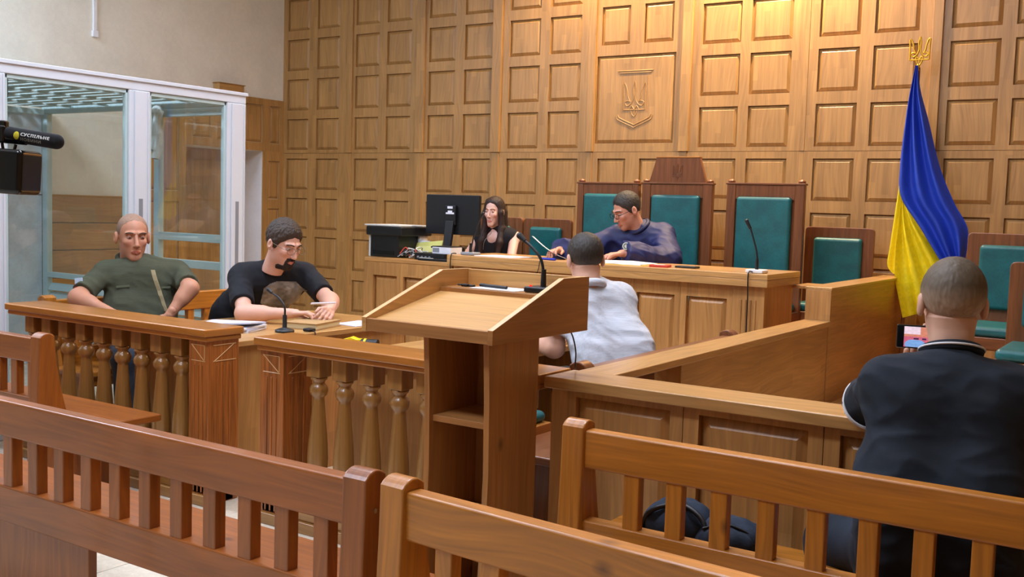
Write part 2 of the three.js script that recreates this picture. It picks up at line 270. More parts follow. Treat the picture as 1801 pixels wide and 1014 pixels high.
// ---------------------------------------------------------------- glass dock (cage)
{
  const xf = -5.7, ze = -5.14, zn = -3.2, xb = XL + 0.03, top = 2.182;
  const c = thing('glass_dock', 'white-framed glass dock for defendants with a barred roof', 'dock', [0, 0, 0]);
  // front face (plane x = xf)
  mesh('top_rail', [bx(xf - 0.06, xf, top - 0.075, top, ze, zn, 'z', 0.006), bx(xf - 0.05, xf + 0.012, top - 0.02, top + 0.004, ze - 0.01, zn, 'z', 0.004)], M.frame, c);
  mesh('bottom_rail', bx(xf - 0.06, xf, 0, 0.1, ze, zn, 'z', 0.006), M.frame, c);
  const post = (z0, z1) => { const p = mesh('post', [bx(xf - 0.06, xf, 0.1, top - 0.075, z0, z1, 'y', 0.006), bx(xf, xf + 0.012, 0.1, top - 0.08, z0 + 0.035, z1 - 0.035, 'y', 0.004), bx(xf - 0.006, xf + 0.006, 0.1, top - 0.08, z0 + 0.012, z0 + 0.02, 'y', 0.002)], M.frame, c);
    mesh('slot', [bx(xf + 0.008, xf + 0.0145, 0.85, 1.42, (z0 + z1) / 2 - 0.015, (z0 + z1) / 2 + 0.015, 'y', 0.002)], M.grey, p); };
  post(ze, ze + 0.17); post(-4.335, -4.175); post(-3.36, -3.2);
  const inner = (z0, z1) => mesh('glazing_bead', [bx(xf - 0.045, xf - 0.012, 0.1, top - 0.075, z0, z0 + 0.018), bx(xf - 0.045, xf - 0.012, 0.1, top - 0.075, z1 - 0.018, z1), bx(xf - 0.045, xf - 0.012, top - 0.1, top - 0.075, z0, z1, 'z')], M.frameIn, c);
  for (const [a, b] of [[ze + 0.17, -4.335], [-4.175, -3.36]]) { inner(a, b); mesh('glass_pane', bx(xf - 0.032, xf - 0.026, 0.1, top - 0.08, a, b, 'y', 0), M.glass, c); }
  // end face (plane z = ze)
  const er = (x0, x1, y0, y1, n = 'end_rail') => mesh(n, bx(x0, x1, y0, y1, ze - 0.05, ze, y1 - y0 > x1 - x0 ? 'y' : 'x', 0.005), M.frameIn, c);
  er(xb, xf - 0.06, 2.1, top - 0.005); er(xb, xb + 0.07, 0, 2.1, 'end_post'); er(-7.03, -6.95, 0, 2.1, 'end_post'); er(-6.72, -6.66, 0, 2.1, 'end_post'); er(xf - 0.2, xf - 0.15, 0, 2.1, 'end_post');
  er(-6.66, xf - 0.2, 2.04, 2.1, 'end_rail'); er(-6.66, xf - 0.2, 1.11, 1.17); er(-6.66, xf - 0.2, 0.91, 0.97); er(-6.66, xf - 0.2, 0.62, 0.67); er(xb + 0.07, -7.03, 0.73, 0.775); er(-6.95, -6.72, 0.73, 0.775);
  mesh('glass_pane', bx(xb + 0.07, -7.03, 0.775, 2.1, ze - 0.028, ze - 0.022, 'y', 0), M.glass, c);
  for (const [a, b] of [[1.17, 2.04], [0.67, 0.91]]) mesh('glass_pane', bx(-6.66, xf - 0.2, a, b, ze - 0.028, ze - 0.022, 'y', 0), M.glass, c);
  for (const [a, b] of [[xb + 0.07, -7.03], [-6.66, xf - 0.2]]) for (let k = 0; k < 9; k++) { const g = grainUV(new RoundedBoxGeometry(b - a, 0.07, 0.012, 1, 0.003), 'x'); g.rotateX(-0.5); g.translate((a + b) / 2, 0.06 + k * 0.074, ze - 0.025); if (0.06 + k * 0.074 < (b < -6.9 ? 0.7 : 0.6)) mesh('louvre', g, M.frameIn, c); }
  // solid back sheet along the wall
  mesh('back_sheet', bx(xb - 0.028, xb, 0, 2.09, ze + 0.0, zn, 'y', 0.003), M.sheet, c);
  mesh('back_rail', bx(xb, xb + 0.04, 2.09, 2.135, ze, zn, 'z', 0.004), M.frameIn, c);
  mesh('near_end_sheet', bx(xb, xf, 0, 2.1, zn, zn + 0.03, 'y', 0.003), M.sheet, c);
  // barred roof: slats across, ties along
  for (let k = 0; k < 15; k++) mesh('roof_slat', bx(xb, xf - 0.06, top - 0.03, top - 0.024, ze + 0.02 + k * 0.127, ze + 0.02 + k * 0.127 + 0.09, 'x', 0.001), M.frameIn, c);
  for (const x of [-7.75, -7.28, -6.86, -6.3]) mesh('roof_tie', bx(x - 0.006, x + 0.006, top - 0.045, top - 0.03, ze, zn, 'z', 0.002), M.frameIn, c);
  mesh('hook', tube([[-6.62, 2.03, ze + 0.01], [-6.62, 2.05, ze + 0.03], [-6.62, 2.02, ze + 0.045]], 0.004, 12, 6), M.silver, c);
}
{ // pale cloth hung over the dock rail, two hanging ends
  const t = thing('hanging_cloth', 'pale cloth hung over the top of the inner dock frame', 'cloth', [-6.63, 1.72, -5.07]);
  const end = (x, len, lean) => { const s = []; for (let k = 0; k <= 10; k++) { const q = k / 10; s.push(V(x + lean * q, 0.36 - len * q, 0.012 * Math.sin(q * 7))); } const g = tube(s, 0.032, 20, 12); const p = g.attributes.position; for (let i = 0; i < p.count; i++) { const y = p.getY(i), q = (0.36 - y) / len; p.setX(i, x + lean * q + (p.getX(i) - x - lean * q) * (1 + 0.25 * Math.sin(y * 40))); } g.computeVertexNormals(); return g; };
  mesh('fold', end(0.0, 0.3, 0.01), std({ map: speckTex([206, 217, 212], 0.08, 90), roughness: 0.95 }), t);
  mesh('fold', end(0.065, 0.36, -0.03), std({ map: speckTex([214, 224, 220], 0.08, 92), roughness: 0.95 }), t);
  mesh('knot', tube([[0.0, 0.35, 0], [0.01, 0.378, -0.01], [0.05, 0.38, -0.01], [0.065, 0.35, 0]], 0.022, 14, 8), std({ map: speckTex([206, 217, 212], 0.08, 94), roughness: 0.95 }), t);
}
tag(mesh('cable_box', [bx(XL + 0.0, XL + 0.09, 2.495, 2.575, -7.3, -6.98, 'z', 0.006), bx(XL, XL + 0.1, 2.572, 2.58, -7.31, -6.97, 'z', 0.002)], M.wall), 'small dark brown box on the cream wall above the dock corner', 'box');
{ const s = tag(mesh('strap', bx(-6.02, -5.995, 2.0, 2.15, -3.55, -3.54, 'y', 0.002), M.black), 'short black strap hanging from the dock roof bars', 'strap'); s.rotation.x = 0; }

// ---------------------------------------------------------------- balustrades
const balProfile = [[0, 0.2], [0.036, 0.2], [0.042, 0.215], [0.036, 0.235], [0.043, 0.27], [0.046, 0.32], [0.043, 0.38], [0.034, 0.48], [0.026, 0.575], [0.025, 0.59], [0.034, 0.598], [0.04, 0.612], [0.041, 0.627], [0.034, 0.642], [0.025, 0.65], [0.027, 0.66], [0.036, 0.668], [0.038, 0.68], [0.0, 0.682]];
const balGeo = mergeGeometries([lathe(balProfile, 28), bc(0.078, 0.095, 0.078, 0, 0.7275, 0, 'y', 0.004), bc(0.085, 0.1, 0.085, 0, 0.15, 0, 'y', 0.004)].map(clean));
function carvedPost(parent, x0, x1, z0, z1) {
  const p = mesh('newel_post', [bx(x0, x1, 0, 0.775, z0, z1, 'y', 0.004)], M.post, parent);
  const zz = z1 + 0.0005, xx = x1 + 0.0005, w = x1 - x0, d = z1 - z0, bar = (a, b) => rod(a, b, 0.0022, 0.0022, 6);
  mesh('carving', [bar([x0 + 0.02, 0.755, zz], [x1 - 0.025, 0.755, zz]), bar([x0 + 0.02, 0.68, zz], [x1 - 0.02, 0.68, zz]), bar([x0 + 0.02, 0.755, zz], [x1 - 0.03, 0.685, zz]), bar([x1 - 0.025, 0.755, zz], [x1 - 0.025, 0.685, zz]),
    bar([xx, 0.755, z1 - 0.03], [xx, 0.755, z0 + 0.02]), bar([xx, 0.68, z1 - 0.03], [xx, 0.68, z0 + 0.02]), bar([xx, 0.68, z1 - 0.035], [xx, 0.755, z0 + 0.03])], M.edge, p);
  mesh('flutes', [0.3, 0.5, 0.7].map(t => bx(x0 + w * t - 0.004, x0 + w * t + 0.004, 0.06, 0.66, z1 - 0.002, z1 + 0.004, 'y', 0.0015)).concat([0.3, 0.5, 0.7].map(t => bx(x1 - 0.002, x1 + 0.004, 0.06, 0.66, z0 + d * t - 0.004, z0 + d * t + 0.004, 'y', 0.0015))), M.post, p);
}
function balustrade(label, x0, x1, post, xs) {
  const b = thing('balustrade', label, 'balustrade', [0, 0, 0]);
  mesh('hand_rail', [bx(x0, x1, 0.798, 0.835, -3.4, -3.165, 'x', 0.008), bx(x0 + 0.008, x1 - 0.008, 0.775, 0.798, -3.39, -3.18, 'x', 0.006)], M.rail, b);
  mesh('foot_rail', [bx(x0 + 0.03, x1 - 0.03, 0.05, 0.1, -3.34, -3.2, 'x', 0.005), bx(x0 + 0.02, x1 - 0.02, 0.0, 0.05, -3.36, -3.18, 'x', 0.005)], M.turned, b);
  if (post) carvedPost(b, ...post);
  for (const x of xs) { const m = mesh('baluster', balGeo, M.turned, b); m.position.set(x, 0, -3.27); m.rotation.y = 0; }
}
balustrade('left wooden balustrade with turned balusters in front of the officer', -5.4, -3.765, [-3.92, -3.785, -3.385, -3.2], Array.from({ length: 9 }, (_, k) => -4.055 - 0.152 * k));
balustrade('wooden balustrade with turned balusters beside the lectern', -3.45, -1.96, [-3.44, -3.295, -3.38, -3.2], Array.from({ length: 8 }, (_, k) => -3.15 + 0.152 * k));

// ---------------------------------------------------------------- tables behind the balustrades
{
  const t = thing('defence_table', 'light wooden table with papers in front of the man in black', 'table', [0, 0, 0]);
  mesh('table_top', bx(-4.66, -3.845, 0.722, 0.75, -4.76, -3.41, 'z', 0.004), M.cap, t);
  mesh('side_panel', bx(-3.89, -3.865, 0, 0.722, -4.72, -3.42, 'y', 0.003), M.desk, t);
  mesh('end_panel', [bx(-4.62, -3.89, 0, 0.722, -4.72, -4.695, 'y', 0.003)], M.desk, t);
  mesh('end_panel', [bx(-4.62, -3.89, 0, 0.722, -3.445, -3.42, 'y', 0.003)], M.desk, t);
}
{
  const t = thing('prosecution_table', 'wooden table behind the lectern where the man in white leans', 'table', [0, 0, 0]);
  mesh('table_top', bx(-3.41, -2.74, 0.69, 0.72, -4.95, -3.6, 'z', 0.004), M.cap, t);
  mesh('front_panel', bx(-3.37, -2.78, 0, 0.69, -3.66, -3.635, 'y', 0.003), M.desk, t);
  mesh('side_panel', bx(-3.37, -3.345, 0, 0.69, -4.9, -3.66, 'y', 0.003), M.desk, t);
  mesh('end_panel', bx(-3.345, -2.78, 0, 0.69, -4.9, -4.875, 'y', 0.003), M.desk, t);
}
{
  const s = thing('stool', 'low wooden stool behind the rail under the yellow tool', 'stool', [-3.58, 0, -3.99]);
  mesh('seat', bx(-0.15, 0.15, 0.66, 0.695, -0.17, 0.17, 'z', 0.006), M.rail, s);
  for (const [x, z] of [[-0.12, -0.14], [0.12, -0.14], [-0.12, 0.14], [0.12, 0.14]]) mesh('leg', bc(0.035, 0.66, 0.035, x, 0.33, z), M.rail, s);
}
{ // yellow and black hand tool
  const t = thing('hand_scanner', 'yellow and black hand tool lying behind the balustrade rail', 'tool', [-3.55, 0.695, -3.985], 0.35);
  mesh('body', [extr([[-0.09, 0.0], [-0.02, 0.0], [-0.02, 0.018], [-0.05, 0.02], [-0.05, 0.03], [-0.02, 0.032], [-0.005, 0.045], [-0.04, 0.055], [-0.085, 0.04]], 0.04, 0.004, 'x'), bx(-0.03, 0.012, 0.004, 0.05, 0.0, 0.04)], M.yellow, t);
  mesh('grip', [rod([0.01, 0.026, 0.02], [0.1, 0.026, 0.02], 0.024, 0.026, 18)], M.black, t);
  mesh('band', [rod([0.028, 0.026, 0.02], [0.04, 0.026, 0.02], 0.027, 0.027, 18)], M.yellow, t);
}

// ---------------------------------------------------------------- panelled enclosure on the right
{
  const e = thing('panelled_enclosure', 'panelled wooden enclosure with a light cap and a stepped side wall', 'enclosure', [0, 0, 0]);
  const fl = [[-1.83, -1.46], [-1.355, -0.985], [-0.885, -0.515], [-0.41, -0.04], [0.06, 0.43], [0.53, 0.9]], js = [-1.93, -1.41, -0.935, -0.46, 0.01, 0.48, 0.95];
  fl.forEach((f, k) => { const b = panelled(e, js[k], js[k + 1] - 0.003, 0, 0.79, [[f[0], f[1], 0.12, 0.765]], M.desk, 0.03, 'front_board', 0.02, 0.035); b.position.z = -3.24; });
  mesh('front_cap', [bx(-1.945, 0.96, 0.79, 0.832, -3.385, -3.175, 'x', 0.005)], M.cap, e);
  mesh('front_backing', bx(-1.93, 0.95, 0, 0.79, -3.36, -3.242, 'x', 0), M.desk, e);
  mesh('side_cap', bx(-1.925, -1.768, 0.8, 0.831, -6.08, -3.386, 'z', 0.004), M.cap, e);
  mesh('side_wall', bx(-1.91, -1.785, 0, 0.8, -6.08, -4.02, 'z', 0.003), M.desk, e);
  mesh('step_block', [bx(-1.915, -1.78, 0, 1.01, -7.88, -6.082, 'z', 0.003)], M.desk, e);
  mesh('step_cap', bx(-1.925, -1.77, 1.01, 1.026, -7.88, -6.075, 'z', 0.003), M.cap, e);
  mesh('step_face', bx(-1.923, -1.772, 0.831, 1.01, -6.082, -6.07, 'y', 0.002), M.desk, e);
}
// ---------------------------------------------------------------- public benches (local: back at z = 0, seat towards -z, x from 0 to len)
function benchPost(parent, x, mat, w = 0.075) { // tapered, curved end post
  const s = new THREE.Shape(); s.moveTo(0.05, 0); s.lineTo(0.045, 0.4); s.quadraticCurveTo(0.03, 0.62, 0.028, 0.785); s.quadraticCurveTo(0.0, 0.815, -0.034, 0.79); s.quadraticCurveTo(-0.045, 0.6, -0.1, 0.42); s.lineTo(-0.1, 0); s.lineTo(0.05, 0);
  const g = grainUV(new THREE.ExtrudeGeometry(s, { depth: w - 0.012, bevelEnabled: true, bevelSize: 0.006, bevelThickness: 0.006, bevelSegments: 3, curveSegments: 10 }), 'y');
  g.rotateY(-Math.PI / 2); g.translate(x + w - 0.006, 0, 0); // shape x -> world z
  return mesh('end_post', g, mat, parent);
}
function bench(label, pos, turn, len, mat, { endL = true, endR = true, seatEnd = 0, off = 0.07, legs = [] }) {
  const b = thing('bench', label, 'bench', pos, turn);
  mesh('top_rail', [bx(endL ? 0.06 : 0, len - (endR ? 0.06 : 0), 0.665, 0.78, -0.03, 0.022, 'x', 0.008)], mat, b);
  mesh('lower_rail', [bx(endL ? 0.06 : 0, len - (endR ? 0.06 : 0), 0.39, 0.506, -0.036, 0.022, 'x', 0.006)], mat, b);
  for (let x = off + 0.06; x < len - 0.06; x += 0.1355) mesh('slat', bx(x, x + 0.05, 0.5, 0.67, -0.022, 0.016, 'y', 0.004), mat, b);
  const st = mesh('seat', [bx(0.005, len + seatEnd, 0.385, 0.42, -0.4, -0.04, 'x', 0.01)], mat, b);
  mesh('seat_apron', bx(0.06, len - 0.06, 0.33, 0.385, -0.37, -0.345, 'x', 0.003), mat, b);
  if (endL) benchPost(b, 0, mat); if (endR) benchPost(b, len - 0.075, mat);
  for (const [x0, x1] of [[0.03, 0.06], [len - 0.06, len - 0.03]]) mesh('leg', bx(x0, x1, 0, 0.385, -0.36, -0.1, 'y', 0.004), mat, b);
  for (const [x0, x1] of legs) mesh('leg_board', bx(x0, x1, 0, 0.39, -0.03, 0.0, 'y', 0.004), mat, b);
  return b;
}
const zb = -1.84;
{ const b = bench('slatted wooden bench with shade put into its colour, at the lower left of the photo, nearest the camera', [-4.9, 0, zb], 0, 3.315, M.pineShaded, { off: 0.09, legs: [[1.6, 2.2]] });
  mesh('bolt', [rod([3.315, 0.71, 0.0], [3.318, 0.71, 0.0], 0.006, 0.006, 10)], M.silver, b); }
bench('honey-coloured bench back at the bottom centre, in front of the lectern', [-1.545, 0, zb - 0.005], -0.075, 3.2, M.pine, { off: 0.1 });
bench('honey-coloured slatted bench holding the dark bag and the seated photographer', [-1.565, 0, -2.7], 0, 3.0, M.pine, { off: 0.145 });
bench('slatted wooden bench end at the left edge with a long projecting seat', [-6.6, 0, -2.72], 0, 2.3, M.pineShaded, { off: 0.08, seatEnd: 0.29 });
// benches standing along the side walls
bench('wooden bench behind the officer and the man in black, along the glass dock', [-5.56, 0, -5.08], -Math.PI / 2, 1.6, M.pine, { off: 0.05 }).scale.set(1, 1.05, 1);
bench('long low bench behind the man in the white shirt', [-1.99, 0, -3.5], Math.PI / 2, 1.6, M.chair, { off: 0.05 }).scale.set(1, 1.045, 1);

// ---------------------------------------------------------------- lectern
{
  const l = thing('lectern', 'light wooden lectern with a sloping top and open shelves', 'lectern', [0, 0, 0]);
  const x0 = -2.402, x1 = -1.85, zf = -2.7, zk = -3.312, t = 0.02;
  const prof = [[0, 0.997], [0.612, 0.997], [0.612, 1.192], [0.432, 1.192], [0, 1.042]];
  const side = (x, m) => { const g = extr(prof, t - 0.002, 0.001, 'x'); g.rotateY(Math.PI / 2); g.translate(x + 0.001, 0, zf); const s = mesh('side_board', g, m, l);
    const edge = [bx(x, x + t, 1.1915, 1.1935, zk, zf - 0.432, 'z', 0)]; const e = new THREE.BoxGeometry(t, 0.002, Math.hypot(0.432, 0.15)); e.rotateX(Math.atan2(0.15, 0.432)); e.translate(x + t / 2, 1.1175, zf - 0.216); edge.push(grainUV(e, 'z')); mesh('edge_strip', edge, M.edge, s); };
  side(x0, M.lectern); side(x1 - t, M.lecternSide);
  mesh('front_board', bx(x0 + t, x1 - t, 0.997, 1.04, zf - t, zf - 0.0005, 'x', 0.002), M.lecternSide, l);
  mesh('back_board', bx(x0 + t, x1 - t, 0.997, 1.192, zk, zk + t, 'x', 0.002), M.lectern, l);
  mesh('bottom_board', bx(x0 + t, x1 - t, 0.997, 1.012, zk + t, zf - t, 'x', 0.001), M.lectern, l);
  { const L = Math.hypot(0.4, 0.085), g = grainUV(new RoundedBoxGeometry(x1 - x0 - 2 * t, 0.016, L, 1, 0.002), 'x'); g.rotateX(Math.atan2(0.085, 0.4)); g.translate((x0 + x1) / 2, 1.0655, zf - t - 0.2); mesh('sloping_top', g, M.lectern, l); }
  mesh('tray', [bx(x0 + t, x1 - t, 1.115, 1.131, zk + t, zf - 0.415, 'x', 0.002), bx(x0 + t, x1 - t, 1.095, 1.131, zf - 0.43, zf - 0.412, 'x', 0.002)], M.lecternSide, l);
  // pedestal: two shaped sides, back, shelves
  const px0 = -2.17, px1 = -1.9, pz0 = -3.06, pz1 = -2.765;
  const psh = [[0, 0], [0.02, 0.35], [0.03, 0.5], [0.02, 0.7], [0, 0.997], [0.295, 0.997], [0.295, 0], [0.29, 0]];
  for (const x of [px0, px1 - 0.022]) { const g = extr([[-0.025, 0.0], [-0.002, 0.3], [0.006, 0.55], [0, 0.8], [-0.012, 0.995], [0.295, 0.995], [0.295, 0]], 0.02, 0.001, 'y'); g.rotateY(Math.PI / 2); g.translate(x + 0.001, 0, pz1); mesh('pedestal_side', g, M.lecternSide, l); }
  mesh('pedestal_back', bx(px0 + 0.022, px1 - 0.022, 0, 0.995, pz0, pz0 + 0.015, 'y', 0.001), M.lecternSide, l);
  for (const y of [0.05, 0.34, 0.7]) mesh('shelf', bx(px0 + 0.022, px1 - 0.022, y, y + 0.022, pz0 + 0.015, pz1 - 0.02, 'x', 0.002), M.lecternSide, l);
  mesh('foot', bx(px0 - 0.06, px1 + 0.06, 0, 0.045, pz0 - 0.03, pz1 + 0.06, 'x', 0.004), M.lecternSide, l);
}
function gooseneck(label, base, pts, kind, mats = [M.black, M.black]) {
  const t = thing('gooseneck_microphone', label, 'microphone', base);
  if (kind === 'flat') mesh('base', [bx(-0.055, 0.055, 0, 0.022, -0.05, 0.05, 'y', 0.007)], mats[1], t);
  else mesh('base', lathe([[0, 0], [0.05, 0], [0.05, 0.012], [0.03, 0.02], [0.012, 0.026], [0.011, 0.09], [0, 0.09]], 24), mats[1], t);
  mesh('stem', tube(pts.slice(0, -1), 0.0055, 40, 8), mats[0], t);
  if (kind === 'flat') mesh('socket', rod([pts[0][0], 0.02, pts[0][2]], [pts[0][0], 0.085, pts[0][2]], 0.011, 0.009), mats[0], t);
  const a = pts[pts.length - 2], b = pts[pts.length - 1]; mesh('capsule', [rod(a, b, 0.0085, 0.012, 16), new THREE.SphereGeometry(0.012, 14, 10).translate(...b)].map(clean), mats[0], t);
  return t;
}
{ const m = gooseneck('black gooseneck microphone standing on the lectern tray', [-1.98, 1.131, -3.205], [[0, 0.02, 0], [-0.002, 0.06, 0], [-0.006, 0.1, 0.0], [-0.02, 0.13, 0.0], [-0.052, 0.161, 0.0], [-0.085, 0.184, 0.0], [-0.11, 0.203, 0.0]], 'flat');
  mesh('indicator', clean(new THREE.SphereGeometry(0.006, 10, 8).translate(-0.035, 0.022, 0.03)), std({ color: 0xd01010, emissive: 0xff2010, emissiveIntensity: 1.2 }), m);
  tag(mesh('microphone_cable', tube([[-1.9, 0.995, -3.27], [-1.9, 0.975, -3.29], [-1.9, 0.94, -3.31], [-1.905, 0.9, -3.33], [-1.915, 0.85, -3.345], [-1.92, 0.838, -3.36]], 0.003, 60, 6), M.black), 'thin black cable hanging from under the lectern desk to the rail', 'cable'); }
tag(mesh('paper_sheet', [quadSheet([[-2.27, 1.1312, -3.15], [-2.06, 1.1312, -3.14], [-2.05, 1.1312, -3.27], [-2.26, 1.1312, -3.28]])], M.paper), 'white paper sheets lying on the lectern tray', 'paper');
tag(mesh('pen', [rod([-2.265, 1.139, -3.22], [-2.13, 1.139, -3.19], 0.007, 0.006, 12), rod([-2.27, 1.139, -3.221], [-2.25, 1.139, -3.217], 0.0075, 0.0075, 12)], M.black), 'longer dark pen on the papers of the lectern tray', 'pen');
{ const k = tag(mesh('key_fob', [bx(-2.335, -2.305, 1.131, 1.142, -3.2, -3.18, 'x', 0.004), bx(-2.315, -2.285, 1.131, 1.139, -3.21, -3.19, 'x', 0.003), tube([[-2.335, 1.137, -3.19], [-2.345, 1.137, -3.195], [-2.35, 1.137, -3.185], [-2.337, 1.137, -3.18]], 0.003, 14, 6, true)], M.black), 'small black object at the left of the lectern tray', 'fob'); }

// ---------------------------------------------------------------- judges' desk and clerk's desk
{
  const d = thing('judges_desk', 'long wooden judges desk with a thick light top edge and panelled front', 'desk', [0, 0, 0]);
  const x0 = -4.46, x1 = -2.1, zf = -5.9;
  mesh('desk_top', bx(x0, x1, 1.055, 1.09, -6.5, zf, 'x', 0.004), M.cap, d);
  mesh('front_edge', bx(x0, x1, 1.012, 1.055, zf - 0.03, zf - 0.001, 'x', 0.003), M.cap, d);
  mesh('end_edge', bx(x1 - 0.03, x1 - 0.001, 1.012, 1.055, -6.5, zf - 0.03, 'z', 0.003), M.desk, d);
  const hs = []; for (let k = 0; k < 6; k++) hs.push([-4.36 + k * 0.345, -4.36 + k * 0.345 + 0.265, 0.1, 0.925]);
  hs.forEach((h, k) => { const b = panelled(d, k ? h[0] - 0.04 : x0 + 0.02, h[1] + 0.0385, 0, 1.012, [h], M.desk, 0.03, 'front_board', 0.018, 0.03); b.position.z = zf - 0.09; });
  const pb = mesh('pilaster', bx(-2.33, x1 - 0.03, 0, 1.012, zf - 0.09, zf - 0.05, 'y', 0.004), M.desk, d);
  mesh('flutes', [0, 1, 2, 3].map(k => bx(-2.285 + k * 0.03, -2.27 + k * 0.03, 0.1, 0.93, zf - 0.051, zf - 0.044, 'y', 0.003)), M.desk, pb);
  mesh('end_board', bx(x1 - 0.06, x1 - 0.03, 0, 1.012, -6.46, zf - 0.09, 'y', 0.002), M.desk, d);
  mesh('end_board', bx(x0 + 0.002, x0 + 0.03, 0, 1.012, -6.46, zf - 0.09, 'y', 0.002), M.desk, d);
  mesh('shelf', bx(x1 - 0.03, x1 + 0.1, 0.985, 1.003, -6.75, -6.45, 'z', 0.002), M.cap, d);
}
{
  const d = thing('clerk_desk', 'lower wooden clerk desk carrying the printer and monitor', 'desk', [0, 0, 0]);
  const x0 = -5.29, x1 = -4.462, zf = -5.96;
  mesh('desk_top', bx(x0, x1, 0.998, 1.03, -6.62, zf, 'x', 0.006), M.desk, d);
  const b = panelled(d, x0, (x0 + x1) / 2 - 0.06, 0, 0.998, [[x0 + 0.09, (x0 + x1) / 2 - 0.09, 0.1, 0.9]], M.desk, 0.03, 'front_board', 0.02, 0.03); b.position.z = zf - 0.03;
  const b2 = panelled(d, (x0 + x1) / 2 - 0.058, x1, 0, 0.998, [[(x0 + x1) / 2 - 0.03, x1 - 0.06, 0.1, 0.9]], M.desk, 0.03, 'front_board', 0.02, 0.03); b2.position.z = zf - 0.03;
  mesh('end_board', bx(x0, x0 + 0.03, 0, 0.998, -6.58, zf - 0.03, 'y', 0.002), M.desk, d);
}
{ // printer
  const p = thing('printer', 'black laser printer with pale sides at the left of the clerk desk', 'printer', [-5.2, 1.03, -6.24]);
  mesh('body', [bx(-0.13, 0.15, 0.0, 0.185, -0.17, 0.17, 'y', 0.008), bx(-0.165, 0.19, 0.165, 0.235, -0.19, 0.185, 'y', 0.01)], M.black, p);
  mesh('side_panel', [bx(-0.155, -0.131, 0, 0.165, 0.12, 0.16, 'y', 0.004)], M.plastic, p); mesh('side_panel', [bx(0.151, 0.17, 0, 0.165, -0.16, -0.06, 'y', 0.004)], M.plastic, p);
  mesh('lid', bx(-0.185, 0.16, 0.236, 0.248, -0.18, 0.18, 'y', 0.003), M.plastic, p);
  mesh('tray_slot', bx(-0.1, 0.11, 0.02, 0.05, 0.168, 0.173, 'y', 0.001), M.blackGloss, p);
}
{ // monitor seen from behind
  const p = thing('monitor', 'black computer monitor seen from behind on the clerk desk', 'monitor', [-4.75, 1.03, -6.33], 0.03);
  mesh('housing', [bx(-0.245, 0.245, 0.188, 0.49, -0.03, -0.005, 'y', 0.006), bx(-0.24, 0.24, 0.193, 0.485, -0.045, -0.03, 'y', 0.003)], M.black, p);
  mesh('screen', bx(-0.236, 0.236, 0.197, 0.481, -0.047, -0.0455, 'y', 0), std({ color: 0x10131a, roughness: 0.2, emissive: 0x9fb4d8, emissiveIntensity: 0.25 }), p);
  const st = mesh('stand', [extr([[-0.028, 0.0], [0.028, 0.0], [0.035, 0.28], [-0.035, 0.28]], 0.02, 0.003).rotateX(-0.16).translate(0, 0.01, 0.05), bx(-0.05, 0.05, 0.26, 0.41, -0.006, 0.022, 'y', 0.008)], M.black, p);
  mesh('sticker', [bx(-0.024, 0.024, 0.385, 0.402, 0.022, 0.0232, 'y', 0)], M.paper, st); mesh('sticker', [bx(-0.038, 0.038, 0.343, 0.356, 0.022, 0.0232, 'y', 0), bx(-0.02, 0.02, 0.356, 0.37, 0.022, 0.0232, 'y', 0)], M.paper, st);
  mesh('foot', bx(-0.11, 0.11, 0.085, 0.097, -0.06, 0.11, 'y', 0.005), M.black, p);
  mesh('riser', bx(-0.1, 0.1, 0.0, 0.085, -0.05, 0.05, 'y', 0.005), M.black, p);
}
{ const d = thing('disc_recorder', 'black recorder box with knobs under the monitor stand', 'recorder', [-4.73, 1.03, -6.14]);
  mesh('case', bx(-0.14, 0.14, 0, 0.052, -0.1, 0.1, 'y', 0.004), M.black, d); for (let k = 0; k < 4; k++) mesh('knob', rod([-0.1 + k * 0.035, 0.022, 0.1], [-0.1 + k * 0.035, 0.022, 0.11], 0.008, 0.007, 12), M.grey, d); }
{ const d = thing('document_box', 'white cardboard box with a dark label on the clerk recorder', 'box', [-4.64, 1.082, -6.14]);
  mesh('carton', bx(-0.085, 0.085, 0, 0.05, -0.07, 0.07, 'y', 0.002), M.paper, d); mesh('label_print', bx(-0.08, -0.02, 0.01, 0.042, 0.0701, 0.0706, 'y', 0), M.grey, d); mesh('dark_lid', bx(-0.087, 0.087, 0.05, 0.056, -0.072, 0.072, 'y', 0.002), M.black, d); }
{ const y = thing('yellow_folder', 'stack of pale yellow folders leaning behind the cables', 'folder', [-4.97, 1.03, -6.27]);
  const m = std({ color: 0xd9d77c, roughness: 0.8 }); mesh('cover', quadSheet([[-0.06, 0.0, 0.02], [0.17, 0.0, 0.02], [0.17, 0.14, -0.03], [-0.1, 0.11, -0.03]], 0.004), m, y); mesh('cover', quadSheet([[-0.03, 0.0, 0.04], [0.17, 0.0, 0.04], [0.18, 0.1, -0.0], [-0.05, 0.09, -0.0]], 0.004), std({ color: 0xe6e390, roughness: 0.8 }), y); mesh('sheets', quadSheet([[-0.08, 0.0, -0.03], [0.02, 0.0, -0.03], [0.02, 0.13, -0.06], [-0.09, 0.13, -0.06]], 0.01), M.paper, y); }
{ const c = thing('cable_bundle', 'tangle of pale and dark cables beside the printer', 'cables', [-4.97, 1.03, -6.13]);
  for (let k = 0; k < 7; k++) { const pts = []; for (let i = 0; i < 7; i++) pts.push([-0.09 + i * 0.035 + rnd() * 0.02, 0.008 + (i > 0 && i < 6 ? rnd() * 0.075 : rnd() * 0.03), (rnd() - 0.5) * 0.12]); mesh('cable', tube(pts, 0.0045, 40, 6), [M.plastic, M.black, M.grey, M.plastic, M.red, M.black, M.plastic][k], c); } }
